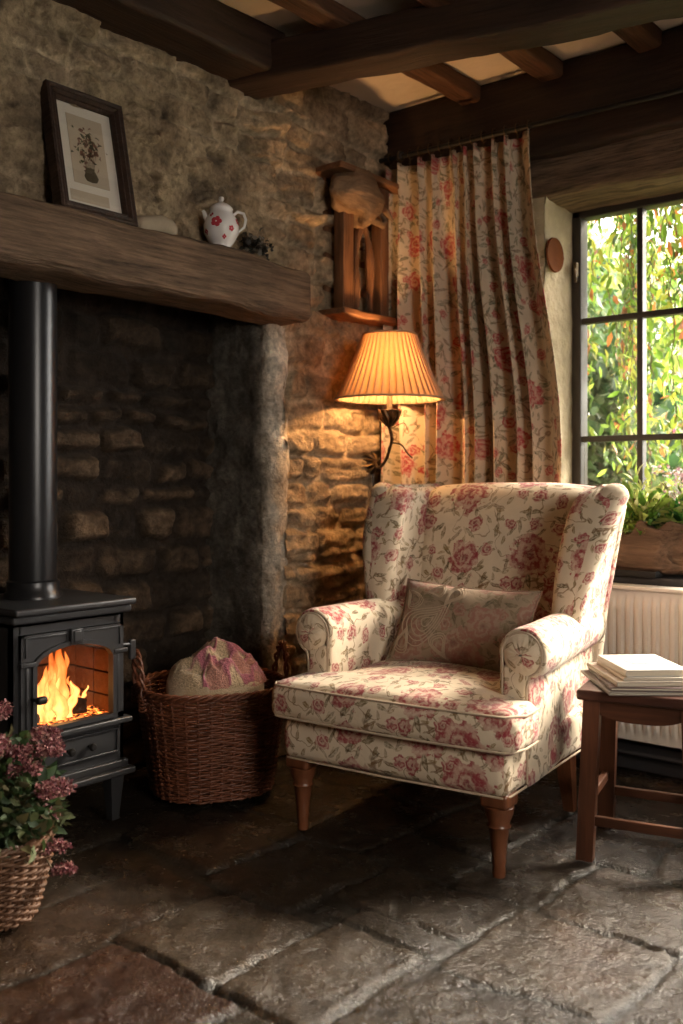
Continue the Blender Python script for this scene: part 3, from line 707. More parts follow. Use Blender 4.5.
for k in range(14):
    X = -2.60+.69*k/13; mb = MB(); mb.tube([(0, .022*math.cos(a), .022*math.sin(a)) for a in [2*PI*q/20 for q in range(20)]], .0022, 6, closed=True)
    mb.tube([(0, 0, -.022), (0, -.004, -.034), (0, .0, -.046)], .0018, 5)
    mb.build('curtain_ring', M['bronze'], cur, loc=(X+2.25, 3.44-3.465, rodz(X)-2.47+.0))
rod = empty('curtain_rod', (-2.66, 3.44, 2.525), 0, 'dark iron curtain rod below the wall plate timber', 'curtain rod')
mb = MB(); mb.tube([(X+2.66, 0, rodz(X)-2.525) for X in (-2.66, -2, -1.4, -.8, -.1)], .0105, 12); mb.build('rod', M['iron_dark'], rod)
for X in (-2.55, -.75): mb = MB(); mb.tube([(0, 0, 0), (0, .03, .0), (0, .05, .01)], .007, 8); mb.lathe([(.0, -.018), (.016, -.016), (.016, .016), (.0, .018)], 12); mb.build('bracket', M['iron_dark'], rod, loc=(X+2.66, 0, rodz(X)-2.525))
# ================================================================= MANTEL
o = beam('mantel_beam', (-2.66, .62, 1.835), (-2.66, 2.865, 1.83), .23, .205, M['oak'], 801, .035, .026, sag=.0, kind=None)
tag(o, 'massive weathered oak mantel beam above the stove', 'mantel beam')
MT = 1.935
# ================================================================= PICTURE FRAME (leaning on the mantel)
pf = empty('picture_frame', (-2.575, 1.872, MT-.004), 0, 'dark framed botanical print leaning against the stone above the mantel', 'picture')
pf.rotation_euler = (0, 0, math.radians(0))
ft = Matrix.Rotation(math.radians(-12), 4, 'Y')
hw, hh = .145, .425
def fo(mb, name, mat, z=0, smooth=True, color=None): o = mb.build(name, mat, pf, smooth=smooth); o.matrix_local = ft; return o
mb = MB()   # local: x = out of picture, y = across, z = up; mitred moulding
prof = [(-.030, 0), (.012, 0), (.016, .006), (.012, .014), (.014, .020), (.004, .028), (.006, .034), (-.004, .040), (-.030, .040)]
L = []
for (yy, zz, sy, sz) in ((-hw, 0, 1, 1), (hw, 0, -1, 1), (hw, hh, -1, -1), (-hw, hh, 1, -1)):
    L.append([(x, yy+sy*q, zz+sz*q) for x, q in prof])
mb.loft(L, closed=True); fo(mb, 'moulding', M['oak_dark'], smooth=False)
mb = MB(); mb.box(-.026, -.022, -hw+.03, hw-.03, .03, hh-.03); fo(mb, 'backing_board', M['oak_dark'], smooth=False)
mb = MB(); mb.box(-.018, -.014, -hw+.038, hw-.038, .038, hh-.038); fo(mb, 'mount', m_plain('grey_mount', (.60, .54, .46), .9, 0, .06, 80, .0004), smooth=False)
mb = MB(); mb.box(-.0139, -.0125, -.068, .068, .115, .35); mb.box(-.0139, -.0125, -.088, .058, .052, .088)
mb2 = MB(); fo(mb, 'print', m_plain('aged_print_paper', (.42, .34, .25), .9, 0, .12, 40, .0003), smooth=False)
V, F, C = leaves(np.stack([np.full(110, -.0118)+R_.uniform(0, .0004, 110), R_.normal(size=110)*.024+.0, .245+R_.normal(size=110)*.034], -1), .02, [(.12, .05, .03), (.07, .07, .03), (.16, .07, .05), (.05, .05, .025)], 55)
V[:, 0] = np.clip(V[:, 0], -.0122, -.0112); mb = MB(); mb.add(V.tolist(), F.tolist())
for k in range(9): a = -.03+.0075*k; mb.tube([(-.0118, a*.25, .15), (-.0118, a*.6, .19), (-.0118, a, .235)], .0009, 3)
nv_ = len(mb.v); mb.lathe([(.0, .0), (.02, .004), (.028, .018), (.02, .036), (.014, .044), (.018, .05)], 14, (-.0118, 0, .125)); 
mb.v = [(max(-.0122, min(-.0112, x)), y, z) for x, y, z in mb.v]
col = np.zeros((len(mb.v), 3)); col[:len(C)] = C; col[len(C):] = (.09, .07, .04)
fo_ = mb.build('drawn_posy', M['leafdull'], pf, color=col, smooth=False); fo_.matrix_local = ft
mb = MB(); mb.box(-.006, -.0045, -hw+.03, hw-.03, .03, hh-.03); fo(mb, 'glass', M['glass'], smooth=False)
# ================================================================= JUG
jug = empty('porcelain_jug', (-2.605, 2.425, MT-.002), math.radians(55), 'small white lidded china jug with a red flower on the mantel', 'jug')
mb = MB(); mb.lathe([(.0, 0), (.036, 0), (.038, .006), (.034, .014), (.046, .03), (.062, .062), (.064, .09), (.056, .115), (.044, .132), (.040, .142), (.043, .150), (.036, .150), (.0, .148)], 40)
mb.build('body', M['china'], jug, sharp=70)
mb = MB(); mb.lathe([(.041, .150), (.040, .156), (.026, .168), (.012, .174), (.006, .178), (.010, .186), (.009, .194), (.0, .198)], 28); mb.build('lid', M['china'], jug, sharp=70)
mb = MB(); mb.tube([(.040, 0, .128), (.06, 0, .145), (.082, 0, .14), (.09, 0, .118), (.084, 0, .09), (.062, 0, .072)], [.005, .006, .006, .0055, .005, .004], 10); mb.build('handle', M['china'], jug)
mb = MB(); mb.tube([(-.045, 0, .105), (-.058, 0, .12), (-.062, 0, .135), (-.066, 0, .142)], [.014, .009, .007, .006], 10); mb.build('spout', M['china'], jug)
def jp(a, z, e=.0006):
    pr = [(0.014, .034), (.03, .046), (.062, .062), (.09, .064), (.115, .056), (.132, .044)]
    r = np.interp(z, [p[0] for p in pr], [p[1] for p in pr])+e; return (r*math.cos(a), r*math.sin(a), z)
for (ca, cz, R0, n) in ((-2.0, .092, .018, 5), (-1.1, .07, .010, 5), (-2.75, .06, .010, 4), (-1.5, .04, .008, 4), (-.5, .1, .012, 5), (-2.4, .12, .008, 4)):
    mb = MB()
    for q in range(n):
        th = 2*PI*q/n; 
        ring = [jp(ca+(R0*.62*math.cos(th)+R0*.5*math.cos(w))/.06, cz+R0*.62*math.sin(th)+R0*.5*math.sin(w), .0012) for w in [2*PI*k/10 for k in range(10)]]
        mb.add(ring+[jp(ca+R0*.62*math.cos(th)/.06, cz+R0*.62*math.sin(th), .002)], [[k, (k+1) % 10, 10] for k in range(10)])
    mb.build('painted_flower', M['china_red'], jug)
# dark dried posy at the mantel end
ps = empty('dried_posy', (-2.625, 2.62, MT-.003), 0, 'small dark clump of dried cones and twigs on the mantel end', 'dried plant')
leafobj('cone_scales', [leaves(np.array((0, 0, .045))+R_.normal(size=(420, 3))*np.array((.018, .024, .020)), .022, [(.05, .04, .03), (.10, .08, .06), (.03, .03, .02), (.2, .18, .15)], 71, droop=-.1, shape=1.3)], ps, 'leafdull')
mb = MB()
for q in range(16): a = R_.uniform(0, 6.28); mb.tube([(0, 0, 0), (math.cos(a)*.02, math.sin(a)*.03, .05), (math.cos(a)*.035, math.sin(a)*.055, R_.uniform(.06, .11))], .0013, 4)
mb.rbox((0, 0, .012), (.03, .035, .012), .011, 3, 1); mb.build('twigs', M['stem'], ps)
# pale rounded stone on the mantel behind the frame
mb = MB(); mb.rbox((0, 0, .035), (.04, .085, .035), .034, 4, 3, fn=lambda x, y, z: (x+.008*math.sin(y*30), y, z*(1-.3*(y/.09)**2)+.006*math.sin(y*40+x*30)))
o = mb.build('rounded_stone', m_plain('pale_stone', (.34, .27, .19), .9, 0, .3, 50, .01), loc=(-2.625, 2.13, MT-.004)); tag(o, 'pale rounded stone lying on the mantel beside the picture', 'stone')
# ================================================================= WOOD STOVE
SX, SY0, SY1 = -2.58, 1.56, 1.968
sw = SY1-SY0; stv = empty('wood_stove', (SX, SY0, 0), 0, 'black cast iron wood burning stove with arched glass door', 'stove')
I = M['iron']
def P_(mb, name, mat=I, parent=stv, **k): return mb.build(name, mat, parent, **k)
# local: x out (+), y across, z up
ZB, ZT, DP = .17, .675, .36
mb = MB(); mb.box(-DP, 0, 0, .012, ZB, ZT); mb.box(-DP, 0, sw-.012, sw, ZB, ZT); mb.box(-DP, -DP+.012, 0, sw, ZB, ZT); mb.box(-DP, 0, 0, sw, ZT-.012, ZT); mb.box(-DP, 0, 0, sw, ZB, ZB+.012); mb.box(-DP, -.005, .01, sw-.01, .315, .33)
mb.box(-.012, 0, .0, sw, .17, .335); mb.box(-.012, 0, 0, .035, .33, ZT); mb.box(-.012, 0, sw-.035, sw, .33, ZT); mb.box(-.012, 0, .03, sw-.03, .63, ZT)
P_(mb, 'firebox_body', smooth=False)
mb = MB(); mb.rbox((-DP/2+.012, sw/2, .687), (DP/2+.022, sw/2+.010, .013), .008, 3, 1); mb.rbox((-DP/2+.02, sw/2, .711), (DP/2+.036, sw/2+.014, .011), .008, 3, 1); P_(mb, 'top_plate')
mb = MB(); mb.rbox((-DP/2+.015, sw/2, .163), (DP/2+.028, sw/2+.02, .011), .007, 3, 1); mb.rbox((-DP/2+.008, sw/2, .185), (DP/2+.012, sw/2+.008, .012), .005, 2, 1); P_(mb, 'base_plate')
# arched door
a0, a1, zb, zs_, za = .075, .350, .355, .542, .592
def arch(n=24, g=0):
    pts = [(a0-g, zb-g), (a1+g, zb-g), (a1+g, zs_)]
    for k in range(1, n):
        t = k/n; y = a1+g-(a1-a0+2*g)*t; pts.append((y, zs_+(za-zs_+g)*math.sqrt(max(0, 1-(2*t-1)**2))**1.15 if True else 0))
    pts.append((a0-g, zs_)); return pts
def ringplate(mb, g0, g1, x0, x1):
    A, B = arch(g=g0), arch(g=g1); mb.loft([[(x0, y, z) for y, z in A], [(x1, y, z) for y, z in A], [(x1-.0, y, z) for y, z in B], [(x0, y, z) for y, z in B]], closed=True)
mb = MB(); A = arch(24, .0)
def outer(y, z):
    c = ((a0+a1)/2, .47); dy, dz = y-c[0], z-c[1]; k = min((.185)/abs(dy) if abs(dy) > 1e-6 else 9, (.168 if dz > 0 else .135)/abs(dz) if abs(dz) > 1e-6 else 9); return c[0]+dy*k, c[1]+dz*k
O = [outer(y, z) for y, z in A]
mb.loft([[(0, y, z) for y, z in A], [(.016, y, z) for y, z in A], [(.016, y, z) for y, z in O], [(0, y, z) for y, z in O]], closed=True)
# fill outer corners
c0, c1, z0, z1 = (a0+a1)/2-.185, (a0+a1)/2+.185, .335, .638
for (y, z) in ((c0, z0), (c1, z0), (c1, z1), (c0, z1)):
    pass
door = P_(mb, 'door', sharp=30)
mb = MB(); mb.box(.0, .0155, c0, a0-.001, z0, z1); mb.box(.0, .0155, a1+.001, c1, z0, z1); mb.box(0, .0155, c0, c1, .60, z1); mb.box(0, .0155, c0, c1, z0, zb-.001); P_(mb, 'door_panel', parent=door, smooth=False)
mb = MB(); ringplate(mb, .0, .014, .014, .026); P_(mb, 'arch_moulding', parent=door, sharp=30)
mb = MB()
for (ya, yb) in ((c0+.012, .188), (.238, c1-.012)):   # raised spandrel frames
    for (p, q, r, s) in ((ya, yb, .626, .632), (ya, ya+.006, .572, .632) if ya < .2 else (ya, ya+.006, .606, .632), (yb-.006, yb, .606, .632) if ya < .2 else (yb-.006, yb, .572, .632)): mb.rbox((.017, (p+q)/2, (r+s)/2), (.004, (q-p)/2, (s-r)/2), .002, 1, 1)
mb.rbox((.022, .2125, .618), (.010, .022, .024), .004, 2, 1); mb.rbox((.026, .2125, .618), (.010, .014, .018), .004, 2, 1)
mb.rbox((.022, c0+.018, .552), (.007, .026, .007), .003, 2, 1); mb.rbox((.022, c1-.018, .552), (.007, .026, .007), .003, 2, 1)
mb.rbox((.017, a0-.028, .45), (.004, .005, .095), .002, 1, 1); mb.rbox((.017, a1+.024, .45), (.004, .005, .095), .002, 1, 1)
P_(mb, 'keystone_trim', parent=door)
mb = MB(); B = [(y, z) for y, z in arch(24, -.0)]; n_ = len(B); mb.add([(.006, y, z) for y, z in B]+[(.009, y, z) for y, z in B], [list(range(n_)), list(range(2*n_-1, n_-1, -1))]); P_(mb, 'door_glass', M['glass'], door, smooth=False)
mb = MB(); mb.tube([(.016, a0-.012, .447), (.05, a0-.010, .447)], .006, 8); mb.rbox((.055, a0-.004, .448), (.011, .018, .012), .010, 3, 1); P_(mb, 'door_knob', M['iron_dark'], door)
mb = MB(); mb.tube([(-.02, sw-.005, .560), (-.02, sw+.035, .560), (-.02, sw+.045, .557)], .006, 8); mb.rbox((-.02, sw+.052, .540), (.008, .013, .034), .007, 3, 1); P_(mb, 'side_handle')
mb = MB(); mb.rbox((.012, sw/2, .327), (.022, sw/2+.014, .009), .005, 2, 1); P_(mb, 'hearth_ledge')
mb = MB()
for (p, q, r, s) in ((.04, .385, .295, .303), (.04, .385, .222, .230), (.04, .048, .222, .303), (.377, .385, .222, .303)): mb.rbox((.004, (p+q)/2, (r+s)/2), (.008, (q-p)/2, (s-r)/2), .003, 2, 1)
mb.rbox((.0, .2125, .262), (.005, .165, .032), .003, 2, 1); dr = P_(mb, 'ash_drawer')
for y in (.195, .272): mb = MB(); mb.lathe([(.0, 0), (.005, 0), (.005, .012), (.011, .016), (.013, .024), (.009, .031), (0, .033)], 14); o = mb.build('drawer_knob', M['iron_dark'], dr, loc=(.004, y, .263), rot=(0, PI/2, 0))
for (x, y) in ((-.02, .025), (-.02, sw-.025), (-DP+.03, .025), (-DP+.03, sw-.025)):
    mb = MB(); mb.loft([[(x+a*w, y+b*w, z) for a, b in ((-1, -1), (1, -1), (1, 1), (-1, 1))] for z, w in ((-.001, .014), (.02, .015), (.15, .026), (.16, .026))]); P_(mb, 'leg', smooth=False)
mb = MB(); mb.lathe([(.092, .720), (.092, .735), (.084, .742), (.082, .775), (.075, .780), (.075, 2.14)], 40, (-.20, sw/2, 0)); P_(mb, 'flue_pipe', M['flue'], sharp=50)
# brick lining
t = NT('glowing_firebrick'); c = t.coord(); br = t.n('ShaderNodeTexBrick'); t.put(br.inputs['Vector'], t.mapping(t.vm('ADD', c, (0, 0, 0)), (1, 1, 1)))
cc = t.mix(t.noise(c, 30, 4), (.10, .05, .03), (.30, .15, .09)); brick = t.fin(t.bsdf(cc, .95, 0, t.bump(t.noise(c, 40, 4), .8, .01)))
mb = MB()
for i in range(5):
    for j in range(4):
        y0 = .03+.092*i+(.03 if j % 2 else 0)-.02; y1 = min(y0+.088, sw-.02); y0 = max(y0, .02)
        if y1-y0 > .01: mb.rbox((-.33, (y0+y1)/2, .36+.075*j), (.014, (y1-y0)/2, .035), .004, 1, 1)
for s in (.022, sw-.022):
    for j in range(4):
        for i in range(3): mb.rbox((-.27+.1*i, s, .36+.075*j), (.048, .008, .035), .003, 1, 1)
P_(mb, 'firebrick_lining', brick)
# logs, embers, flames
char = m_plain('charred_wood', (.03, .02, .015), .95, 0, .5, 70, .01)
for k, (p0, p1, r, lb) in enumerate((((-.24, .06, .362), (-.09, .33, .365), .032, 'charred log lying lowest at the back of the stove fire'), ((-.06, .10, .36), (-.20, .31, .372), .026, 'short charred log at the front of the stove fire'), ((-.22, .12, .395), (-.08, .20, .455), .022, 'burning log leaning upright in the stove flames'))):
    a, b = Vector(p0), Vector(p1); pts = [a.lerp(b, q/10) for q in range(11)]; mb = MB(); mb.tube(pts, [r*(.9+.2*math.sin(q*1.7+k)) for q in range(11)], 14)
    A = np.array(mb.v); A += (np.stack([fbm(A[:, 0]*40, A[:, 1]*40, A[:, 2]*40, 820+s) for s in range(3)], -1)-.5)*.012
    mb.v = (A-np.array(a)).tolist(); o = mb.build('firewood_log', char, loc=(SX+a.x, SY0+a.y, a.z)); tag(o, lb, 'log', 'logs burning in the stove')
t = NT('embers'); c = t.coord(); n1 = t.noise(c, 60, 4, .7); em = t.n('ShaderNodeEmission'); t.put(em.inputs[0], t.mix(t.mapr(n1, .45, .65), (1, .10, .01), (1, .35, .06))); t.put(em.inputs[1], t.mapr(n1, .45, .7, .0, 5.0))
emb = t.fin(t.n('ShaderNodeAddShader').outputs[0]); ad = [n for n in t.t.nodes if n.bl_idname == 'ShaderNodeAddShader'][0]; t.put(ad.inputs[0], em.outputs[0]); t.put(ad.inputs[1], t.bsdf((.04, .03, .025), .95))
us = np.linspace(0, 1, 40); U, V = np.meshgrid(us, us, indexing='ij'); X = -.31+.30*U; Y = .035+.355*V; Z = .334+.028*fbm(X*30, Y*30, 0, 831, 4)
mb = MB(); mb.grid(np.stack([X, Y, Z], -1).tolist()); o = mb.build('ember_bed', emb, loc=(SX, SY0, 0)); tag(o, 'glowing bed of embers on the stove grate', 'embers', kind='stuff')
def flame_mat(name, z0, z1, st):
    t = NT(name); c = t.coord(); s = t.n('ShaderNodeSeparateXYZ'); t.put(s.inputs[0], c)
    h = t.mapr(s.outputs[2], z0, z1); nz = t.noise(t.mapping(c, (30, 30, 9)), 1, 3)
    lw = t.n('ShaderNodeLayerWeight'); lw.inputs[0].default_value = .35; core = t.m('SUBTRACT', 1, lw.outputs['Facing'])
    k = t.m('MULTIPLY', t.m('MULTIPLY', core, t.m('SUBTRACT', 1.08, h)), t.mapr(nz, .25, .7, .35, 1.1))
    em = t.n('ShaderNodeEmission'); t.put(em.inputs[0], t.mix(t.mapr(k, .15, .75), (1, .13, .008), (1, .48, .13))); t.put(em.inputs[1], t.mapr(k, .08, .6, st*.3, st))
    tr = t.n('ShaderNodeBsdfTransparent'); mx = t.n('ShaderNodeMixShader'); t.put(mx.inputs[0], t.mapr(k, .02, .5, 0, .9)); t.put(mx.inputs[1], tr.outputs[0]); t.put(mx.inputs[2], em.outputs[0]); return t.fin(mx.outputs[0])
fmat = flame_mat('fire_flame', 0, .27, 3.0)
fl_e = empty('fire', (SX-.13, SY0+.03, .352), 0, 'orange flames rising behind the arched stove glass', 'fire')
for k, (y, x, h, w, ln) in enumerate(((.045, .05, .10, .020, .3), (.065, .06, .15, .026, .2), (.095, .05, .19, .030, .1), (.125, .04, .205, .032, .2), (.150, .02, .215, .026, -.1), (.08, .08, .13, .024, .5), (.11, .09, .12, .026, -.3), (.175, -.02, .17, .022, .1), (.14, .08, .10, .02, .4), (.20, .01, .10, .016, -.2), (.055, .00, .17, .02, .1), (.23, 0, .06, .012, .3))):
    mb = MB(); L = []
    for q in range(22):
        t_ = q/21; ww = w*(math.sin(min(1, t_*1.35+.18)*PI)**.8 if t_ < .6 else (1-t_)/.4*math.sin(min(1, .6*1.35+.18)*PI)**.8*1.0)+.0008
        ww = 1.25*w*(1-t_)**.75*(.6+.9*min(1, t_*3.5))/1.3+.0006
        cx = x+.008*math.sin(t_*7+k*2); cy = y*1.15+.045+ln*.05*t_+.012*math.sin(t_*6+k*1.3)*t_+.004*math.sin(t_*17+k)
        L.append([(cx+ww*.55*math.cos(2*PI*j/14), cy+ww*math.sin(2*PI*j/14), t_*h*1.13) for j in range(14)])
    mb.loft(L); mb.build('flame', fmat, fl_e, sharp=180)
# ================================================================= ARMCHAIR
ca = math.radians(6.5); CH = empty('armchair', (-1.73, 2.29, 0), ca, 'high backed wing armchair in cream fabric with faded roses', 'armchair')
def wob(mb, a=.004, s=7, seed=900):
    A = np.array(mb.v); A += (np.stack([fbm(A[:, 0]*s, A[:, 1]*s, A[:, 2]*s, seed+k*3, 3) for k in range(3)], -1)-.5)*2*a; mb.v = A.tolist()
FC = M['chair']
mb = MB(); mb.rbox((0, .405, .295), (.375, .43, .068), .028, 4, (14, 14, 4), fn=lambda x, y, z: (x*(1+.01*math.cos(z*20)), y-.012*(1-(z/.07)**2)*(1 if y < 0 else 0), z)); wob(mb, .003)
mb.build('seat_base', FC, CH, sharp=180)
mb = MB(); mb.tube([(-.377, .74, .232), (-.377, .002, .232), (-.365, -.02, .231), (0, -.027, .230), (.365, -.02, .231), (.377, .002, .232), (.377, .3, .232), (.377, .74, .232)], .0035, 6); mb.build('base_piping', M['piping'], CH)
# T cushion
def tc(x, y, z):
    yy = y+.305
    k = float(sstep(.17, .12, np.array(yy))); w = .294+(.415-.294)*k
    x2 = x/.425*w
    cx, cy = x/.425, y/.365
    z2 = z+(.030 if z > 0 else -.004)*max(0, 1-cx*cx)*max(0, 1-cy**4)*(abs(z)/.06)
    y2 = y-.018*(1-cx*cx)*(1 if y < 0 else 0)*abs(y)/.365
    return (x2, y2, z2)
mb = MB(); mb.rbox((0, .305, .412), (.425, .365, .060), .040, 5, (20, 20, 2), fn=tc); wob(mb, .005, 6, 911); sc_ = mb.build('seat_cushion', FC, CH, sharp=180)
for zz in (.456, .366):
    pts = []
    for k in range(41): x = -.405+.81*k/40; pts.append((x, -.0625+.008-.018*(1-(x/.415)**2)+.05*max(0, abs(x/.415)-.9)**1*4*.3, zz+(.006 if zz > .4 else 0)))
    pts = [(-.414, .11, zz), (-.4165, .02, zz)]+[(p[0], p[1]+(.022 if abs(p[0]) > .40 else 0), p[2]) for p in pts]+[(.4165, .02, zz), (.414, .11, zz)]
    mb = MB(); mb.tube(pts, .0036, 6); mb.build('cushion_piping', M['piping'], sc_)
# arms
def arm(s):
    mb = MB(); L = []
    cx, cz, R = .366, .604, .077
    prof = []
    for z in np.linspace(.30, .575, 9): prof.append((.294+.004*math.sin(z*20), z))
    for a in np.linspace(math.radians(195), math.radians(-75), 26): prof.append((cx+R*math.cos(a)*(1.0 if math.cos(a) < 0 else .92), cz+R*math.sin(a)))
    for z in np.linspace(.515, .232, 10): prof.append((.386-.002*math.sin(z*9), z))
    prof.append((.35, .232)); prof.append((.32, .27))
    c = (.372, .50)
    ys = [(.118, .80), (.114, .90), (.118, .955), (.127, .985), (.142, 1.0)]+[(y, 1.0) for y in np.linspace(.18, .80, 16)]
    for (y, k) in ys:
        row = []
        for (x, z) in prof:
            ccx, ccz = (.346, z) if z < .53 else (cx, cz)
            xx = ccx+(x-ccx)*k; zz_ = ccz+(z-ccz)*k if z >= .53 else z
            row.append((s*xx*(1-.13*float(sstep(.15, .8, np.array(y)))), y, zz_))
        L.append(row)
    mb.loft(L, True, flip=(s > 0)); wob(mb, .0035, 8, 920+int(s)); return mb
for s in (-1, 1):
    a = arm(s).build('arm', FC, CH, sharp=180)
    mb = MB(); cx, cz, R = .366, .604, .064     # scroll piping around the arm front
    pts = [(s*(.305), .112, .30), (s*.303, .112, .45), (s*.304, .112, .56)]+[(s*(cx+R*math.cos(t_)*(1 if math.cos(t_) < 0 else .92)), .112, cz+R*math.sin(t_)) for t_ in np.linspace(PI, math.radians(-70), 18)]+[(s*.378, .112, .51), (s*.379, .114, .40), (s*.379, .114, .24)]
    mb.tube(pts, .0034, 6); mb.build('arm_piping', M['piping'], a)
    mb = MB(); mb.rbox((s*.341, .120, .405), (.036, .012, .165), .010, 3, (2, 1, 6)); mb.build('front_panel', FC, a)
    # gathered pleats of the scroll
    mb = MB()
    L = []
    for k in range(33):
        t_ = 2*PI*k/32
    for q, (rr, yy) in enumerate(((.061, .112), (.050, .104), (.034, .099), (.016, .097), (.004, .0965))):
        L.append([(s*(cx+rr*math.cos(2*PI*j/64)*.97), yy-.0009*math.sin(2*PI*j/64*15)*min(1, q), cz+rr*math.sin(2*PI*j/64)) for j in range(64)])
    mb.loft(L, True, flip=(s > 0)); mb.build('scroll_face', FC, a, sharp=180)
# back rest
def bk(x, y, z):
    t = (z+.335)/.67; yy = y+.20*t-.0+(.035*(t-.8)**2*25*.4 if t > .8 else 0)
    w = 1.0+.06*t
    bulge = -.028*(1-(x/.36)**2)*math.sin(PI*min(1, max(0, t)))*(1 if y < 0 else 0)
    zt = -.020*(abs(x)/.36)**3*(1 if t > .7 else 0)*(t-.7)/.3
    return (x*w, yy+bulge, z+zt+.012*(1-(x/.36)**2)*max(0, t-.6))
mb = MB(); mb.rbox((0, .705, .750), (.335, .075, .335), .058, 5, (16, 3, 18), fn=bk); wob(mb, .005, 6, 930); mb.build('back_rest', FC, CH, sharp=180)
mb = MB(); mb.rbox((0, .820, .63), (.355, .03, .395), .025, 4, (10, 2, 16), fn=lambda x, y, z: (x*(1+.09*max(0, z/.395)), y+.20*max(0, (z+.2)/.6)-.01, z)); wob(mb, .002); mb.build('outer_back', FC, CH, sharp=180)
# wings
def wing(s):
    mb = MB(); L = []; nz = 30
    for i in range(nz+1):
        t = i/nz; z = .60+.485*t
        yf = .47-.03*math.sin(t*PI)+.19*t**1.3; yb = .80+.185*t+.03
        xc = .330+.034*t**1.1; fl = .010+.026*t          # front roll flares outward
        rf = .046+.036*sstep(.1, .7, np.array(t))*1.0; rb = .04; k = 1.0
        if t > .86: q = (t-.86)/.14; k = math.sqrt(max(0, 1-q*q)); zz = .60+.485*.86+.485*.14*q
        row = []; n = 44
        mid = (yf+yb)/2; hl = (yb-yf)/2
        for j in range(n):
            a = 2*PI*j/n; ca_, sa = math.cos(a), math.sin(a)
            v = (1-ca_)/2                                  # 0 at back .. 1 at front   (ca=1 back)
            th = .036+(rf-.022)*float(sstep(.72, .93, np.array(v)))+.006
            py = mid+hl*(np.sign(ca_)*abs(ca_)**.72); px = xc+fl*float(sstep(.55, 1.0, np.array(v)))+th*np.sign(sa)*abs(sa)**.62
            kk = max(k, .02)
            xm = xc+fl*float(sstep(.55, 1.0, np.array(v)))
            px = xm+(px-xm)*kk; py2 = mid+(py-mid)*(1-(1-kk)*.22)
            row.append((s*px, py2, z))
        L.append(row)
    mb.loft(L, True, flip=(s < 0)); wob(mb, .004, 8, 940+int(s)); return mb
for s in (-1, 1):
    w_ = wing(s).build('wing', FC, CH, sharp=180)
    mb = MB(); L = []
    for i in range(34):
        t = min(1.0, i/27); z = .585+.452*t; yf = .47-.03*math.sin(t*PI)+.19*t**1.3+.030
        r0 = .030+.026*float(sstep(.15, .85, np.array(t))); x0 = .335+.040*t**1.1+.008+.026*t+.012+.014*t; k = 1.0
        if i > 27: q = (i-27)/6; z += r0*.95*math.sin(q*PI/2); k = max(.03, math.cos(q*PI/2))
        if i == 0: k = .6
        L.append([(s*(x0+r0*k*math.cos(2*PI*j/28)), yf+r0*k*.95*math.sin(2*PI*j/28), z+.010*k*math.cos(2*PI*j/28)*t) for j in range(28)])
    mb.loft(L, True, flip=(s < 0)); wob(mb, .003, 9, 960+int(s)); mb.build('wing_roll', FC, w_, sharp=180)
# legs
for s in (-1, 1):
    mb = MB(); mb.rbox((0, 0, .218), (.042, .042, .022), .012, 3, 1); mb.lathe([(.0, 0), (.017, 0), (.019, .012), (.017, .03), (.021, .045), (.019, .052), (.024, .10), (.029, .135), (.034, .142), (.029, .15), (.040, .178), (.043, .196), (.036, .2), (.0, .2)], 28)
    mb.build('front_leg', M['leg'], CH, loc=(s*.335, .02, 0), sharp=60)
    mb = MB(); mb.loft([[(a*w+0, b*w+yy, z) for a, b in ((-1, -1), (1, -1), (1, 1), (-1, 1))] for z, w, yy in ((0, .017, .05), (.08, .021, .03), (.16, .025, .01), (.245, .028, 0))]); mb.build('rear_leg', M['leg'], CH, loc=(s*.308, .60, 0), smooth=False)
# throw pillow
def pillow(hx, hy, th, nu=44, nv=32):
    mb = MB(); 
    for sg in (1, -1):
        G = []
        for i in range(nu+1):
            u = -1+2*i/nu; row = []
            for j in range(nv+1):
                v = -1+2*j/nv; x = hx*u*(1-.07*(1-v*v)); y = hy*v*(1-.09*(1-u*u))
                z = sg*th*(max(0, (1-u**4))*max(0, (1-v**4)))**.62*(1-.15*(u*u+v*v)/2)+.006*math.sin(u*5+v*3)*(1-u*u)*(1-v*v)
                row.append((x, y, z))
            G.append(row)
        mb.grid(G, flip=(sg > 0))
    return mb
mb = pillow(.245, .150, .062); wob(mb, .004, 9, 950)
pw = mb.build('throw_pillow', M['pillow'], sharp=180, sub=0); tag(pw, 'oblong muted beige paisley cushion leaning on the armchair back', 'cushion')
pm = Matrix.Translation((-1.73, 2.29, 0)) @ Matrix.Rotation(ca, 4, 'Z') @ Matrix.Translation((.01, .445, .610)) @ Matrix.Rotation(math.radians(2), 4, 'Z') @ Matrix.Rotation(math.radians(62), 4, 'X') @ Matrix.Rotation(math.radians(-2), 4, 'Z')
pw.matrix_world = pm
mb = MB(); pts = []
for (u0, v0, u1, v1) in ((-1, -1, 1, -1), (1, -1, 1, 1), (1, 1, -1, 1), (-1, 1, -1, -1)):
    for k in range(16): u = u0+(u1-u0)*k/16; v = v0+(v1-v0)*k/16; pts.append((.247*u*(1-.07*(1-v*v)), .152*v*(1-.09*(1-u*u)), 0))
mb.tube(pts, .0035, 6, closed=True); o = mb.build('edge_piping', M['pillow'], pw)
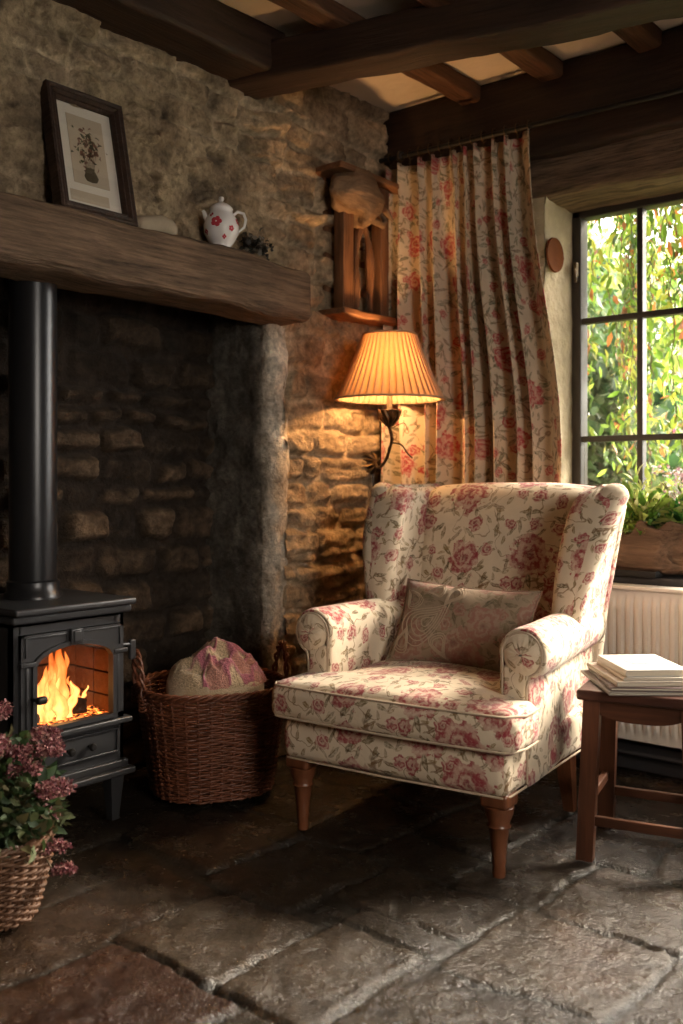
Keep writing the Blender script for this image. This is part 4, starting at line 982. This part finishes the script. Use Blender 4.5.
# raised paisley embroidery on the left half
mb = MB()
for (cx, cy, R, rot, n) in ((-.10, -.01, .078, .6, 5), (-.18, .07, .035, 2.2, 3), (-.03, .085, .035, 4.0, 3), (-.18, -.08, .035, 1.2, 3), (-.04, -.09, .035, 5.2, 3), (-.10, .10, .028, 3.2, 2)):
    for q in range(n):
        rr = R*(1-.19*q); pts = []
        for k in range(30):
            a = 2*PI*k/30; x = rr*1.25*math.cos(a)-rr*.2*math.sin(a)**2; y = rr*1.15*math.sin(a)*abs(math.sin(a/2))**1.3+rr*.25*max(0, math.cos(a))**3
            xr = cx+x*math.cos(rot)-y*math.sin(rot); yr = cy+x*math.sin(rot)+y*math.cos(rot)
            u, v = xr/.245, yr/.15; 
            if abs(u) > .93 or abs(v) > .93: u = max(-.93, min(.93, u)); v = max(-.93, min(.93, v)); xr, yr = u*.245, v*.15
            z = .062*(max(0, (1-u**4))*max(0, (1-v**4)))**.62*(1-.15*(u*u+v*v)/2)+.006*math.sin(u*5+v*3)*(1-u*u)*(1-v*v)
            pts.append((xr, yr, z+.0005+.0))
        mb.tube(pts, .0019, 5, closed=True)
mb.build('embroidery', m_plain('embroidery_thread', (.37, .28, .20), .9, 0, .15, 300, .001), pw)
# ================================================================= STOOL
sa_ = math.radians(14); ST = empty('wooden_stool', (-1.162, 2.805, 0), sa_, 'dark reddish wooden stool used as a side table beside the armchair', 'stool')
mb = MB(); mb.rbox((0, 0, .478), (.175, .175, .015), .008, 3, (4, 4, 1)); mb.build('seat_top', M['stooltop'], ST)
legs = {}
for sx in (-1, 1):
    for sy in (-1, 1):
        mb = MB(); tx_, ty_ = .135, .135; bx_, by_ = .152, .158
        mb.loft([[(sx*(bx_+(tx_-bx_)*z/.463)+a*.024, sy*(by_+(ty_-by_)*z/.463)+b*.018, z) for a, b in ((-1, -1), (1, -1), (1, 1), (-1, 1))] for z in (0, .12, .25, .463)]); mb.build('leg', M['stool'], ST, smooth=False)
for sy in (-1, 1):
    mb = MB(); L = []
    for k in range(21):
        x = -.115+.23*k/20; q = abs(x)/.115; zl = .418-.012*math.cos(q*PI*1.5)+.0; zl = .405+.018*q**3 if True else zl
        L.append([(x, sy*.140-.009, zl), (x, sy*.140+.009, zl), (x, sy*.140+.009, .463), (x, sy*.140-.009, .463)])
    mb.loft(L); mb.build('apron', M['stoolx'], ST, smooth=False)
    mb = MB(); mb.rbox((0, sy*.153, .115), (.135, .009, .014), .003, 2, 1); mb.build('stretcher', M['stoolx'], ST)
for sx in (-1, 1):
    mb = MB(); mb.box(sx*.137-.009, sx*.137+.009, -.118, .118, .41, .463); mb.build('apron', M['stoolx'], ST, smooth=False)
    mb = MB(); mb.rbox((sx*.149, 0, .165), (.010, .14, .014), .003, 2, 1); mb.build('stretcher', M['stool'], ST)
# books
def book(cx, cy, z, w, l, h, rz, cover, label, art=False):
    e = empty('book', (cx, cy, z), rz, label, 'book', 'books stacked on the stool'); cm = m_plain('cover_'+label.split()[0]+str(int(z*1000)), cover, .45, 0, .05, 60, .0003)
    mb = MB(); mb.rbox((0, 0, .0016), (w/2, l/2, .0016), .001, 1, 1); mb.rbox((0, 0, h-.0016), (w/2, l/2, .0016), .001, 1, 1)
    L = [[(-w/2+.002-.0035*math.sin(PI*k/8), y, .0005+(h-.001)*k/8) for k in range(9)]+[(-w/2+.004-.0035*math.sin(PI*k/8), y, .0005+(h-.001)*k/8) for k in range(8, -1, -1)] for y in (-l/2, l/2)]; mb.loft(L)
    mb.build('cover', cm, e); mb = MB(); mb.box(-w/2+.002, w/2-.004, -l/2+.004, l/2-.004, .0032, h-.0032); mb.build('pages', M['paper'], e, smooth=False)
    if art:
        mb = MB(); G = [[(-.05+.1*i/12+.004*math.sin(j), -.05+.09*j/8+.006*math.sin(i*.9), 0) for j in range(9)] for i in range(13)]; mb.grid(G); mb.build('cover_picture', m_plain('washed_blue_print', (.20, .26, .34), .5, 0, .5, 60, .0002), e, loc=(.01, .02, h+.0008), smooth=False)
    return e
zt = .4935
for (w, l, h, rz, dx, dy, cv, lb, art) in ((.25, .31, .010, 40, .0, -.0, (.20, .175, .15), 'grey thin book lowest of the stack on the stool', 0), (.235, .30, .011, 37, .006, .004, (.10, .06, .055), 'dark covered book second from the bottom of the stool stack', 0),
    (.225, .285, .014, 42, .002, .008, (.38, .32, .26), 'beige book third from the bottom of the stool stack', 0), (.20, .26, .009, 41, .012, .012, (.52, .46, .39), 'thin cream book just beneath the topmost one', 0), (.165, .235, .020, 44, .002, .0, (.52, .49, .45), 'white book with a pale blue picture, topmost on the stool', 1)):
    book(-1.178+dx, 2.79+dy, zt, w*1.1, l*1.06, h, math.radians(rz), cv, lb, art); zt += h+.0003
# ================================================================= WICKER
def wicker(rx, ry, H, rows, stakes, r, n=2.0, z0=0.0, amp=None):
    """rx(t), ry(t) half axes by height fraction"""
    mb = MB(); amp = amp or r*1.1; N = stakes*3
    def pt(a, t, off, z):
        c, s = math.cos(a), math.sin(a); k = (abs(c)**n+abs(s)**n)**(-1/n); return (c*k*(rx(t)+off), s*k*(ry(t)+off), z)
    for i in range(rows):
        t = (i+.5)/rows; z = z0+H*t; pts = []
        for j in range(N):
            a = 2*PI*j/N; pts.append(pt(a, t, amp*math.cos(PI*j/3*1.0+PI*i)+R_.normal()*.0006, z+.0012*math.sin(j*.7+i*2)+R_.normal()*.0004))
        mb.tube(pts, r*R_.uniform(.85, 1.1), 5, closed=True)
    sm = MB()
    for j in range(stakes):
        a = 2*PI*j/stakes; sm.tube([pt(a, t, -.0003, z0+H*t) for t in (0, .25, .5, .75, 1)], r*1.15, 6)
    L = []
    for q in (.98, .6, .2): L.append([pt(2*PI*j/40, 0, 0, z0+.004) for j in range(40)])
    for q, row in zip((.98, .6, .2), range(3)): L[row] = [(x*q, y*q, z) for x, y, z in L[row]]
    sm.loft(L, True)
    return mb, sm, pt
# log basket
bz = math.radians(62); LB = empty('wicker_basket', (-2.585, 2.360, .012), bz, 'large brown wicker basket between the stove and the armchair', 'basket')
rx = lambda t: .207+.050*t; ry = lambda t: .195+.050*t; HB = .355
mb, sm, pt = wicker(rx, ry, HB, 44, 38, .0042, 2.5, amp=.0048); mb.build('woven_side', M['wicker'], LB, sharp=180); sm.build('stakes', M['wicker'], LB)
mb = MB()
for ph in (0, 2.1, 4.2): mb.tube([(lambda p: (p[0], p[1], p[2]))(pt(2*PI*j/240, 1, .006*math.cos(j*.42+ph), HB+.008+.008*math.sin(j*.42+ph))) for j in range(240)], .006, 6, closed=True)
mb.build('braided_rim', M['wicker'], LB, sharp=180)
for sg in (-1, 1):
    mb = MB()
    for ph in (0, 3.14):
        pts = []
        for k in range(60):
            t = k/59; a = PI*t; w = .072*math.cos(a); h = .165*math.sin(a)**.8; wx = .007*math.cos(k*.5+ph); wz = .007*math.sin(k*.5+ph)
            pts.append((sg*(.255+wx*1.0+.012*math.sin(a)), w*(1+wz*6), HB-.03+h+wz))
        mb.tube(pts, .0055, 6)
    for s2 in (-1, 1):
        for q in range(5): mb.tube([(sg*(.255+.016*math.cos(x)), s2*.072+.014*math.sin(x), HB-.05+q*.012+.004*math.sin(2*x)) for x in [2*PI*u/12 for u in range(12)]], .0032, 5, closed=True)
    mb.build('handle', M['wicker'], LB, sharp=180)
# blanket bundle in the basket
bl = empty('folded_blanket', (-2.590, 2.355, .345), math.radians(40), 'rumpled cream and pink patterned knitted blanket in the wicker basket', 'blanket')
t = NT('cream_knit'); c = t.coord(); n1 = t.noise(c, 160, 3); n2 = t.noise(c, 14, 4)
cream = t.fin(t.bsdf(t.mix(n2, (.50, .36, .20), (.66, .52, .36)), .95, 0, t.bump(t.m('ADD', n1, t.m('MULTIPLY', n2, 2)), .7, .006), Sheen_Weight=.3))
t = NT('pink_knit'); c = t.coord(); n1 = t.noise(c, 150, 3); n2 = t.noise(c, 30, 4)
pink = t.fin(t.bsdf(t.mix(t.mapr(n2, .35, .65), (.34, .09, .11), (.62, .32, .32)), .95, 0, t.bump(n1, .9, .008), Sheen_Weight=.4))
us_ = np.linspace(-1, 1, 110); UX, VY = np.meshgrid(us_, us_, indexing='ij')
ang = np.arctan2(VY, UX); rad_ = np.maximum(abs(UX), abs(VY)); X = rad_*np.cos(ang); Y = rad_*np.sin(ang)
r2 = np.clip(X*X+Y*Y, 0, 1); dome = np.sqrt(1-r2*.98)
peak = np.exp(-((X-.15)**2*5+(Y+.05)**2*6)); fold = 1-np.abs(fbm(X*1.8+Y*.9+3, Y*1.6, 0, 971, 3)-.5)*4
Z = .02+dome*(.105+.030*peak+.055*(fold-.4))+(fbm(X*6, Y*6, 0, 977, 3)-.5)*.012*dome
PX = .02+X*.175*(1+.2*(fbm(X*2, Y*2, 4, 979, 2)-.5)); PY = Y*.135
# woven borders: distance to cell edges of a loose patchwork
cr = np.random.default_rng(14); cpt = cr.uniform(-1, 1, (16, 2)); wx_ = X+(fbm(X*4, Y*4, 0, 983, 2)-.5)*.3; wy_ = Y+(fbm(X*4, Y*4, 5, 985, 2)-.5)*.3
D = np.sqrt((wx_[..., None]-cpt[:, 0])**2+(wy_[..., None]-cpt[:, 1])**2); Ds = np.sort(D, -1); ci_ = np.argmin(D, -1); band = sstep(.11, .05, Ds[..., 1]-Ds[..., 0])*sstep(-.35, -.1, X-.4*Y)
Z = Z+band*.010; crm = lerp3((.52, .38, .22), (.66, .50, .33), fbm(X*5, Y*5, 0, 987, 3)); patch = np.where((ci_ % 3 == 0)[..., None] & (X > -.1)[..., None], np.array((.55, .26, .20)), crm)
Cb = patch*(1-band[..., None])+np.array((.42, .13, .17))*(.6+.9*fbm(X*22, Y*22, 0, 989, 3))[..., None]*band[..., None]
t = NT('patterned_knit'); a_ = t.n('ShaderNodeAttribute', attribute_name='Col').outputs['Color']; c = t.coord(); n1 = t.noise(c, 170, 3)
knit = t.fin(t.bsdf(t.mix(1.0, a_, t.mapr(n1, .3, .7, .6, 1.3), 'MULTIPLY'), .95, 0, t.bump(n1, .8, .008), Sheen_Weight=.3))
mb = MB(); mb.grid(np.stack([PX, PY, Z], -1).tolist()); mb.build('folds', knit, bl, color=Cb.reshape(-1, 3), sharp=180)
mb = MB(); L = [[(.02+.172*q*math.cos(2*PI*k/48), .132*q*math.sin(2*PI*k/48), z+.006*math.sin(k*1.1+z*90)) for k in range(48)] for q, z in ((.3, -.10), (.85, -.085), (1.0, -.04), (1.02, .02), (1.0, .045), (.9, .055))]
mb.loft(L); mb.build('lower_folds', cream, bl, sharp=180)
# flower basket lower left
FB = empty('flower_basket', (-2.235, 1.30, .012), 0, 'small tan wicker plant basket at the lower left corner', 'basket')
mb, sm, pt = wicker(lambda t: .105+.042*math.sin(t*1.5), lambda t: .105+.042*math.sin(t*1.5), .20, 23, 32, .0044, 2, amp=.0052); mb.build('woven_side', M['wicker2'], FB, sharp=180); sm.build('stakes', M['wicker2'], FB)
mb = MB()
for ph in (0, 3.14): mb.tube([pt(2*PI*j/140, 1, .004*math.cos(j*.5+ph), .205+.006*math.sin(j*.5+ph)) for j in range(140)], .0058, 6, closed=True)
mb.build('braided_rim', M['wicker2'], FB)
mb = MB(); mb.lathe([(.0, .15), (.12, .15), (.12, .155), (.0, .175)], 24, (0, 0, 0)); mb.build('soil', M['soot'], FB)
SP = empty('sedum_plant', (-2.235, 1.30, .19), 0, 'leafy plant with dusty pink sedum flower heads in the tan basket', 'plant')
q = R_.normal(size=(1500, 3)); q /= np.linalg.norm(q, axis=1)[:, None]; q[:, 2] = abs(q[:, 2]); q *= R_.uniform(.3, 1, 1500)[:, None]; 
GP = q*np.array((.17, .18, .25))+np.array((-.0, 0, .02))
leafobj('leaves', [leaves(GP, .042, [(.045, .085, .03), (.075, .12, .04), (.03, .06, .022), (.11, .13, .055), (.10, .085, .035)], 91, dirs=q, droop=.3, shape=1.9)], SP, 'leafdull')
mb = MB(); FH = []
F_ = Vector((-.643, .766, 0)); Rr = Vector((.766, .643, 0))
heads = [(.165, -.05, .145, .045), (.16, -.02, -.005, .032), (.19, -.03, -.055, .022), (.145, .0, .235, .03), (.05, -.08, .27, .032), (.02, -.1, .35, .03), (.07, -.02, .235, .03), (.10, -.05, .20, .035), (-.06, -.05, .33, .04), (-.12, .05, .30, .04), (-.03, .1, .31, .04), (.11, .08, .25, .035), (-.16, -.06, .20, .04), (.13, .03, .06, .03), (.02, -.15, .16, .03)]
for (a, b, z, r) in heads:
    p = Rr*a+F_*b; FH.append((p.x, p.y, z, r)); mb.tube([(0, 0, 0), (p.x*.4, p.y*.4, max(.08, z*.7)), (p.x*.85, p.y*.85, z+.0), (p.x, p.y, z)], .0028, 5)
mb.build('stalk', M['stem'], SP)
for k, (x, y, z, r) in enumerate(FH):
    n = int(3000*r/.045*.35); q = R_.normal(size=(n, 3)); q /= np.linalg.norm(q, axis=1)[:, None]; nl = 9; lc = R_.normal(size=(nl, 3)); lc /= np.linalg.norm(lc, axis=1)[:, None]; lc[:, 2] = abs(lc[:, 2])*.6-.2; pts = (lc[R_.integers(0, nl, n)]*.8+q*R_.uniform(.1, 1, n)[:, None]*.5)*np.array((r*1.1, r*1.1, r*.9))
    o = leafobj('flower_head', [leaves(pts, .0085, [(.24, .07, .085), (.36, .14, .14), (.15, .04, .05), (.48, .25, .22)], 1100+k, dirs=q, droop=-.2, shape=1.2)], SP, 'leafdull'); o.location = (x, y, z)
# ================================================================= WALL LAMP
LC = Vector((-2.43, 3.205, 0)); LP = empty('wall_lamp', (LC.x, LC.y, 1.43), 0, 'lit wall lamp with orange pleated shade and twisted bronze bracket', 'lamp')
t = NT('pleated_silk'); c = t.coord(); cc = t.mix(t.noise(c, 40, 3), (.60, .40, .24), (.72, .50, .32))
d_ = t.bsdf(cc, .8); tr = t.n('ShaderNodeBsdfTranslucent'); tr.inputs[0].default_value = (.70, .36, .14, 1); mx = t.n('ShaderNodeMixShader'); mx.inputs[0].default_value = .22; t.put(mx.inputs[1], d_); t.put(mx.inputs[2], tr.outputs[0]); silk = t.fin(mx.outputs[0])
mb = MB(); G = []; NP = 44; n = NP*10
for i in range(n):
    a = 2*PI*i/n; ph = (i % 10)/10; tri = abs(ph*2-1)**.8; row = []
    for k in range(13):
        tt_ = k/12; r = .229+(.113-.229)*tt_+.004*math.sin(tt_*PI)*-1; am = .021-.011*tt_; rr = r-am*tri+.0; sh = .35*am*math.sin(ph*2*PI)/r
        row.append((rr*math.cos(a+sh), rr*math.sin(a+sh), .272*tt_+.002*math.cos(ph*2*PI)*(k == 0)))
    G.append(row)
mb.grid(G, closeu=True); sh_ = mb.build('lamp_shade', silk, LP, sharp=180)
mb = MB()
br_ = m_plain('shade_braid', (.50, .33, .20), .85, 0, .15, 200, .001)
for (r, z) in ((.229, .003), (.112, .270)): mb = MB(); mb.tube([(r*math.cos(2*PI*k/64), r*math.sin(2*PI*k/64), z) for k in range(64)], .0042, 6, closed=True); mb.build('shade_trim', br_, LP)
mb = MB(); 
for k in range(3): a = 2*PI*k/3; mb.tube([(0, 0, .235), (.11*math.cos(a), .11*math.sin(a), .262)], .0018, 4)
mb.tube([(0, 0, .05), (0, 0, .235)], .0016, 4) ; mb.build('shade_carrier', M['bronze'], LP)
mb = MB(); mb.lathe([(.0, -.04), (.012, -.04), (.0125, .055), (.0, .056)], 16); mb.build('candle_tube', m_plain('ivory_tube', (.62, .48, .30), .6), LP)
t = NT('lit_bulb'); em = t.n('ShaderNodeEmission'); em.inputs[0].default_value = (1, .62, .28, 1); em.inputs[1].default_value = 18; bulbm = t.fin(em.outputs[0])
mb = MB(); mb.lathe([(.0, .056), (.008, .06), (.018, .08), (.020, .095), (.013, .115), (.0, .125)], 16); mb.build('bulb', bulbm, LP)
mb = MB(); mb.lathe([(.0, -.118), (.008, -.115), (.013, -.10), (.010, -.09), (.022, -.078), (.036, -.055), (.040, -.042), (.034, -.040), (.0, -.045)], 24)
for k in range(9): a = 2*PI*k/9; mb.tube([(.012*math.cos(a), .012*math.sin(a), -.105), (.036*math.cos(a+.3), .036*math.sin(a+.3), -.075), (.044*math.cos(a), .044*math.sin(a), -.05), (.050*math.cos(a), .050*math.sin(a), -.038)], [.005, .007, .006, .002], 6)
mb.build('leaf_cup', M['bronze'], LP)
wm = at(373, 463, X=-2.665)-Vector((LC.x, LC.y, 1.43))
mb = MB(); P0 = Vector((0, 0, -.115)); mid = [P0, P0+Vector((.004, .01, -.05)), P0.lerp(wm, .35)+Vector((.01, .0, -.085)), P0.lerp(wm, .65)+Vector((.0, 0, -.07)), P0.lerp(wm, .85)+Vector((0, 0, -.02)), wm+Vector((.02, 0, .0))]
def smooth_pts(P, n=8):
    out = []
    for i in range(len(P)-1):
        p0 = P[max(i-1, 0)]; p1 = P[i]; p2 = P[i+1]; p3 = P[min(i+2, len(P)-1)]
        for k in range(n):
            t = k/n; out.append(.5*((2*p1)+(p2-p0)*t+(2*p0-5*p1+4*p2-p3)*t*t+(3*p1-p0-3*p2+p3)*t**3))
    return out+[P[-1]]
sp_ = smooth_pts(mid); mb.tube(sp_, .0065, 8)
mb.tube([p+Vector((math.cos(i*.9)*.006, math.sin(i*.9)*.006, 0)) for i, p in enumerate(sp_)], .003, 6); mb.build('curved_arm', M['bronze'], LP)
mb = MB(); q0 = mid[1]; mb.tube(smooth_pts([q0+Vector((0, 0, -.01)), q0+Vector((.035, .02, -.02)), q0+Vector((.055, .035, -.055)), q0+Vector((.07, .05, -.075))]), [.0035]*24+[.002], 6); mb.build('tendril', M['bronze'], LP); mb = MB(); mb.tube(smooth_pts([q0+Vector((0, 0, .05)), q0+Vector((.04, .03, .07)), q0+Vector((.05, .04, .04))]), .002, 5)
mb.build('tendril', M['bronze'], LP)
mb = MB(); mb.lathe([(.0, .0), (.03, .0), (.034, .008), (.018, .018), (.010, .03), (.0, .034)], 20)
for k in range(10): a = 2*PI*k/10; mb.tube([(.01*math.cos(a), .01*math.sin(a), .026), (.03*math.cos(a), .03*math.sin(a), .022), (.044*math.cos(a), .05*math.sin(a), .010), (.05*math.cos(a), .06*math.sin(a), .0)], [.004, .008, .007, .002], 6)
o = mb.build('wall_rose', M['bronze'], LP, rot=(0, PI/2, 0)); o.location = wm+Vector((-.012, 0, 0))
mb = MB(); mb.tube([wm+Vector((.0, 0, -.05)), wm+Vector((.004, .002, -.20)), wm+Vector((.002, .0, -.42))], .003, 5); mb.build('cable', M['iron_dark'], LP)
# ================================================================= NICHE SHELF in the corner
NS = empty('wall_shelf', (-2.66, 3.10, 1.80), 0, 'rustic wooden box shelf with upright posts on the stone wall above the lamp', 'shelf')
W = .47
mb = MB(); mb.rbox((.025, W/2-.01, .0), (.075, W/2+.02, .014), .006, 2, (2, 8, 1)); wob(mb, .004, 9); mb.build('lower_shelf', M['niche_woodx'], NS)
mb = MB(); mb.rbox((.025, W/2-.05, .590), (.085, W/2+.02, .013), .006, 2, (2, 8, 1)); wob(mb, .006, 9); mb.build('top_board', M['niche_woodx'], NS)
for (y, w, x, h2) in ((.045, .034, .035, .578), (.30, .030, .03, .578), (.40, .020, -.01, .578)):
    mb = MB(); mb.rbox((x, y, h2/2+.012), (.028, w, h2/2-.008), .006, 2, (2, 2, 10)); wob(mb, .004, 8, int(y*100)); mb.build('post', M['niche_wood'], NS)
mb = MB(); mb.box(-.045, -.03, 0, W, .01, .58); mb.build('back_board', M['niche_wood'], NS, smooth=False)
mb = MB(); pts = [(.045, .105, .03), (.045, .105, .2), (.045, .12, .32), (.045, .155, .40), (.045, .195, .33), (.045, .21, .2), (.045, .21, .03)]
mb.tube(smooth_pts([Vector(p) for p in pts], 6), [.017+.006*math.sin(k*.5) for k in range(37)], 8); wob(mb, .003, 20, 7); mb.build('carved_arch', M['niche_wood'], NS)
# rounded burl above shelf
mb = MB(); L = []
for i in range(28):
    th = PI*i/27; row = []
    for j in range(44):
        a = 2*PI*j/44; x, y, z = math.sin(th)*math.cos(a), math.sin(th)*math.sin(a), math.cos(th)
        n_ = float(fbm(x*1.6+5, y*1.6, z*1.6, 1201, 3))-.5; n2 = float(fbm(x*7, y*7, z*16, 1203, 3))-.5; R = 1+n_*.5+n2*.12
        low = max(0, -z); row.append((x*R*.085, y*R*.150*(1-.15*low), z*R*.115+.03*(y < 0)*low-.02*low*(y > .0)))
    L.append(row)
mb.loft(L, True); mb.tube([(0, .11, -.02), (.0, .19, -.01), (0, .25, -.05)], [.03, .018, .006], 8); mb.tube([(0, .08, -.07), (.03, .14, -.1), (.02, .17, -.07), (.0, .15, -.03)], [.02, .014, .014, .01], 8)
o = mb.build('wood_burl', m_wood('grey_brown_burl', (.09, .05, .028), (.30, .19, .11), 'Y', .8, .8, .01), loc=tuple(at(357, 197, X=-2.585)), sharp=180); tag(o, 'knobbly rounded wooden burl fixed in front of the box shelf', 'wood carving')

# ================================================================= LIGHT AND CAMERA
def light(kind, name, loc, energy, color, **k):
    l = bpy.data.lights.new(name, kind); l.energy = energy; l.color = color
    for a, v in k.items(): setattr(l, a, v)
    o = bpy.data.objects.new(name, l); COL.objects.link(o); o.location = loc; return o
def aim(o, d): o.rotation_euler = Vector(d).to_track_quat('-Z', 'Y').to_euler()
o = light('AREA', 'window_daylight', (1.98, .75, 1.72), LW, (1.0, .86, .70), shape='RECTANGLE', size=1.2, size_y=1.2, spread=math.radians(85)); aim(o, (-3.5, 1.45, -1.45)); 
o = light('POINT', 'lamp_light', (LC.x, LC.y, 1.43+.10), LL, (1.0, .53, .20), shadow_soft_size=.028)
o = light('POINT', 'fire_light', (SX-.10, SY0+.15, .43), LF, (1.0, .36, .10), shadow_soft_size=.05)
o = light('SUN', 'sun', (0, 6, 5), LS, (1.0, .87, .69), angle=math.radians(22)); aim(o, (-.36, -.70, -.60))
o = light('SUN', 'sky_glow', (0, 6, 5), LK, (1.0, .94, .84), angle=math.radians(60)); aim(o, (-.35, -.85, -.50))
w = bpy.data.worlds.new('World'); SC.world = w; w.use_nodes = True; nt = w.node_tree; bg = nt.nodes['Background']
bg.inputs[0].default_value = (1.0, .97, .92, 1); bg.inputs[1].default_value = LB_
cam = bpy.data.cameras.new('Camera'); co = bpy.data.objects.new('Camera', cam); COL.objects.link(co); SC.camera = co
cam.sensor_fit = 'VERTICAL'; cam.sensor_height = 36; cam.sensor_width = 24; cam.lens = 972/1024*36; cam.shift_y = -32/1024; cam.clip_start = .05; cam.dof.use_dof = True; cam.dof.focus_distance = 3.05; cam.dof.aperture_fstop = 2.4
co.location = (0, 0, 1.1); co.rotation_euler = (PI/2, 0, math.radians(40))
SC.view_settings.view_transform = 'Standard'; SC.view_settings.look = 'None'; SC.view_settings.gamma = 1; SC.view_settings.use_curve_mapping = False
SC.view_settings.exposure = 0
SC.cycles.use_denoising = True; SC.cycles.max_bounces = 8; SC.cycles.diffuse_bounces = 4; SC.cycles.transparent_max_bounces = 16; SC.cycles.sample_clamp_indirect = 4
SC.cycles.caustics_reflective = False; SC.cycles.caustics_refractive = False
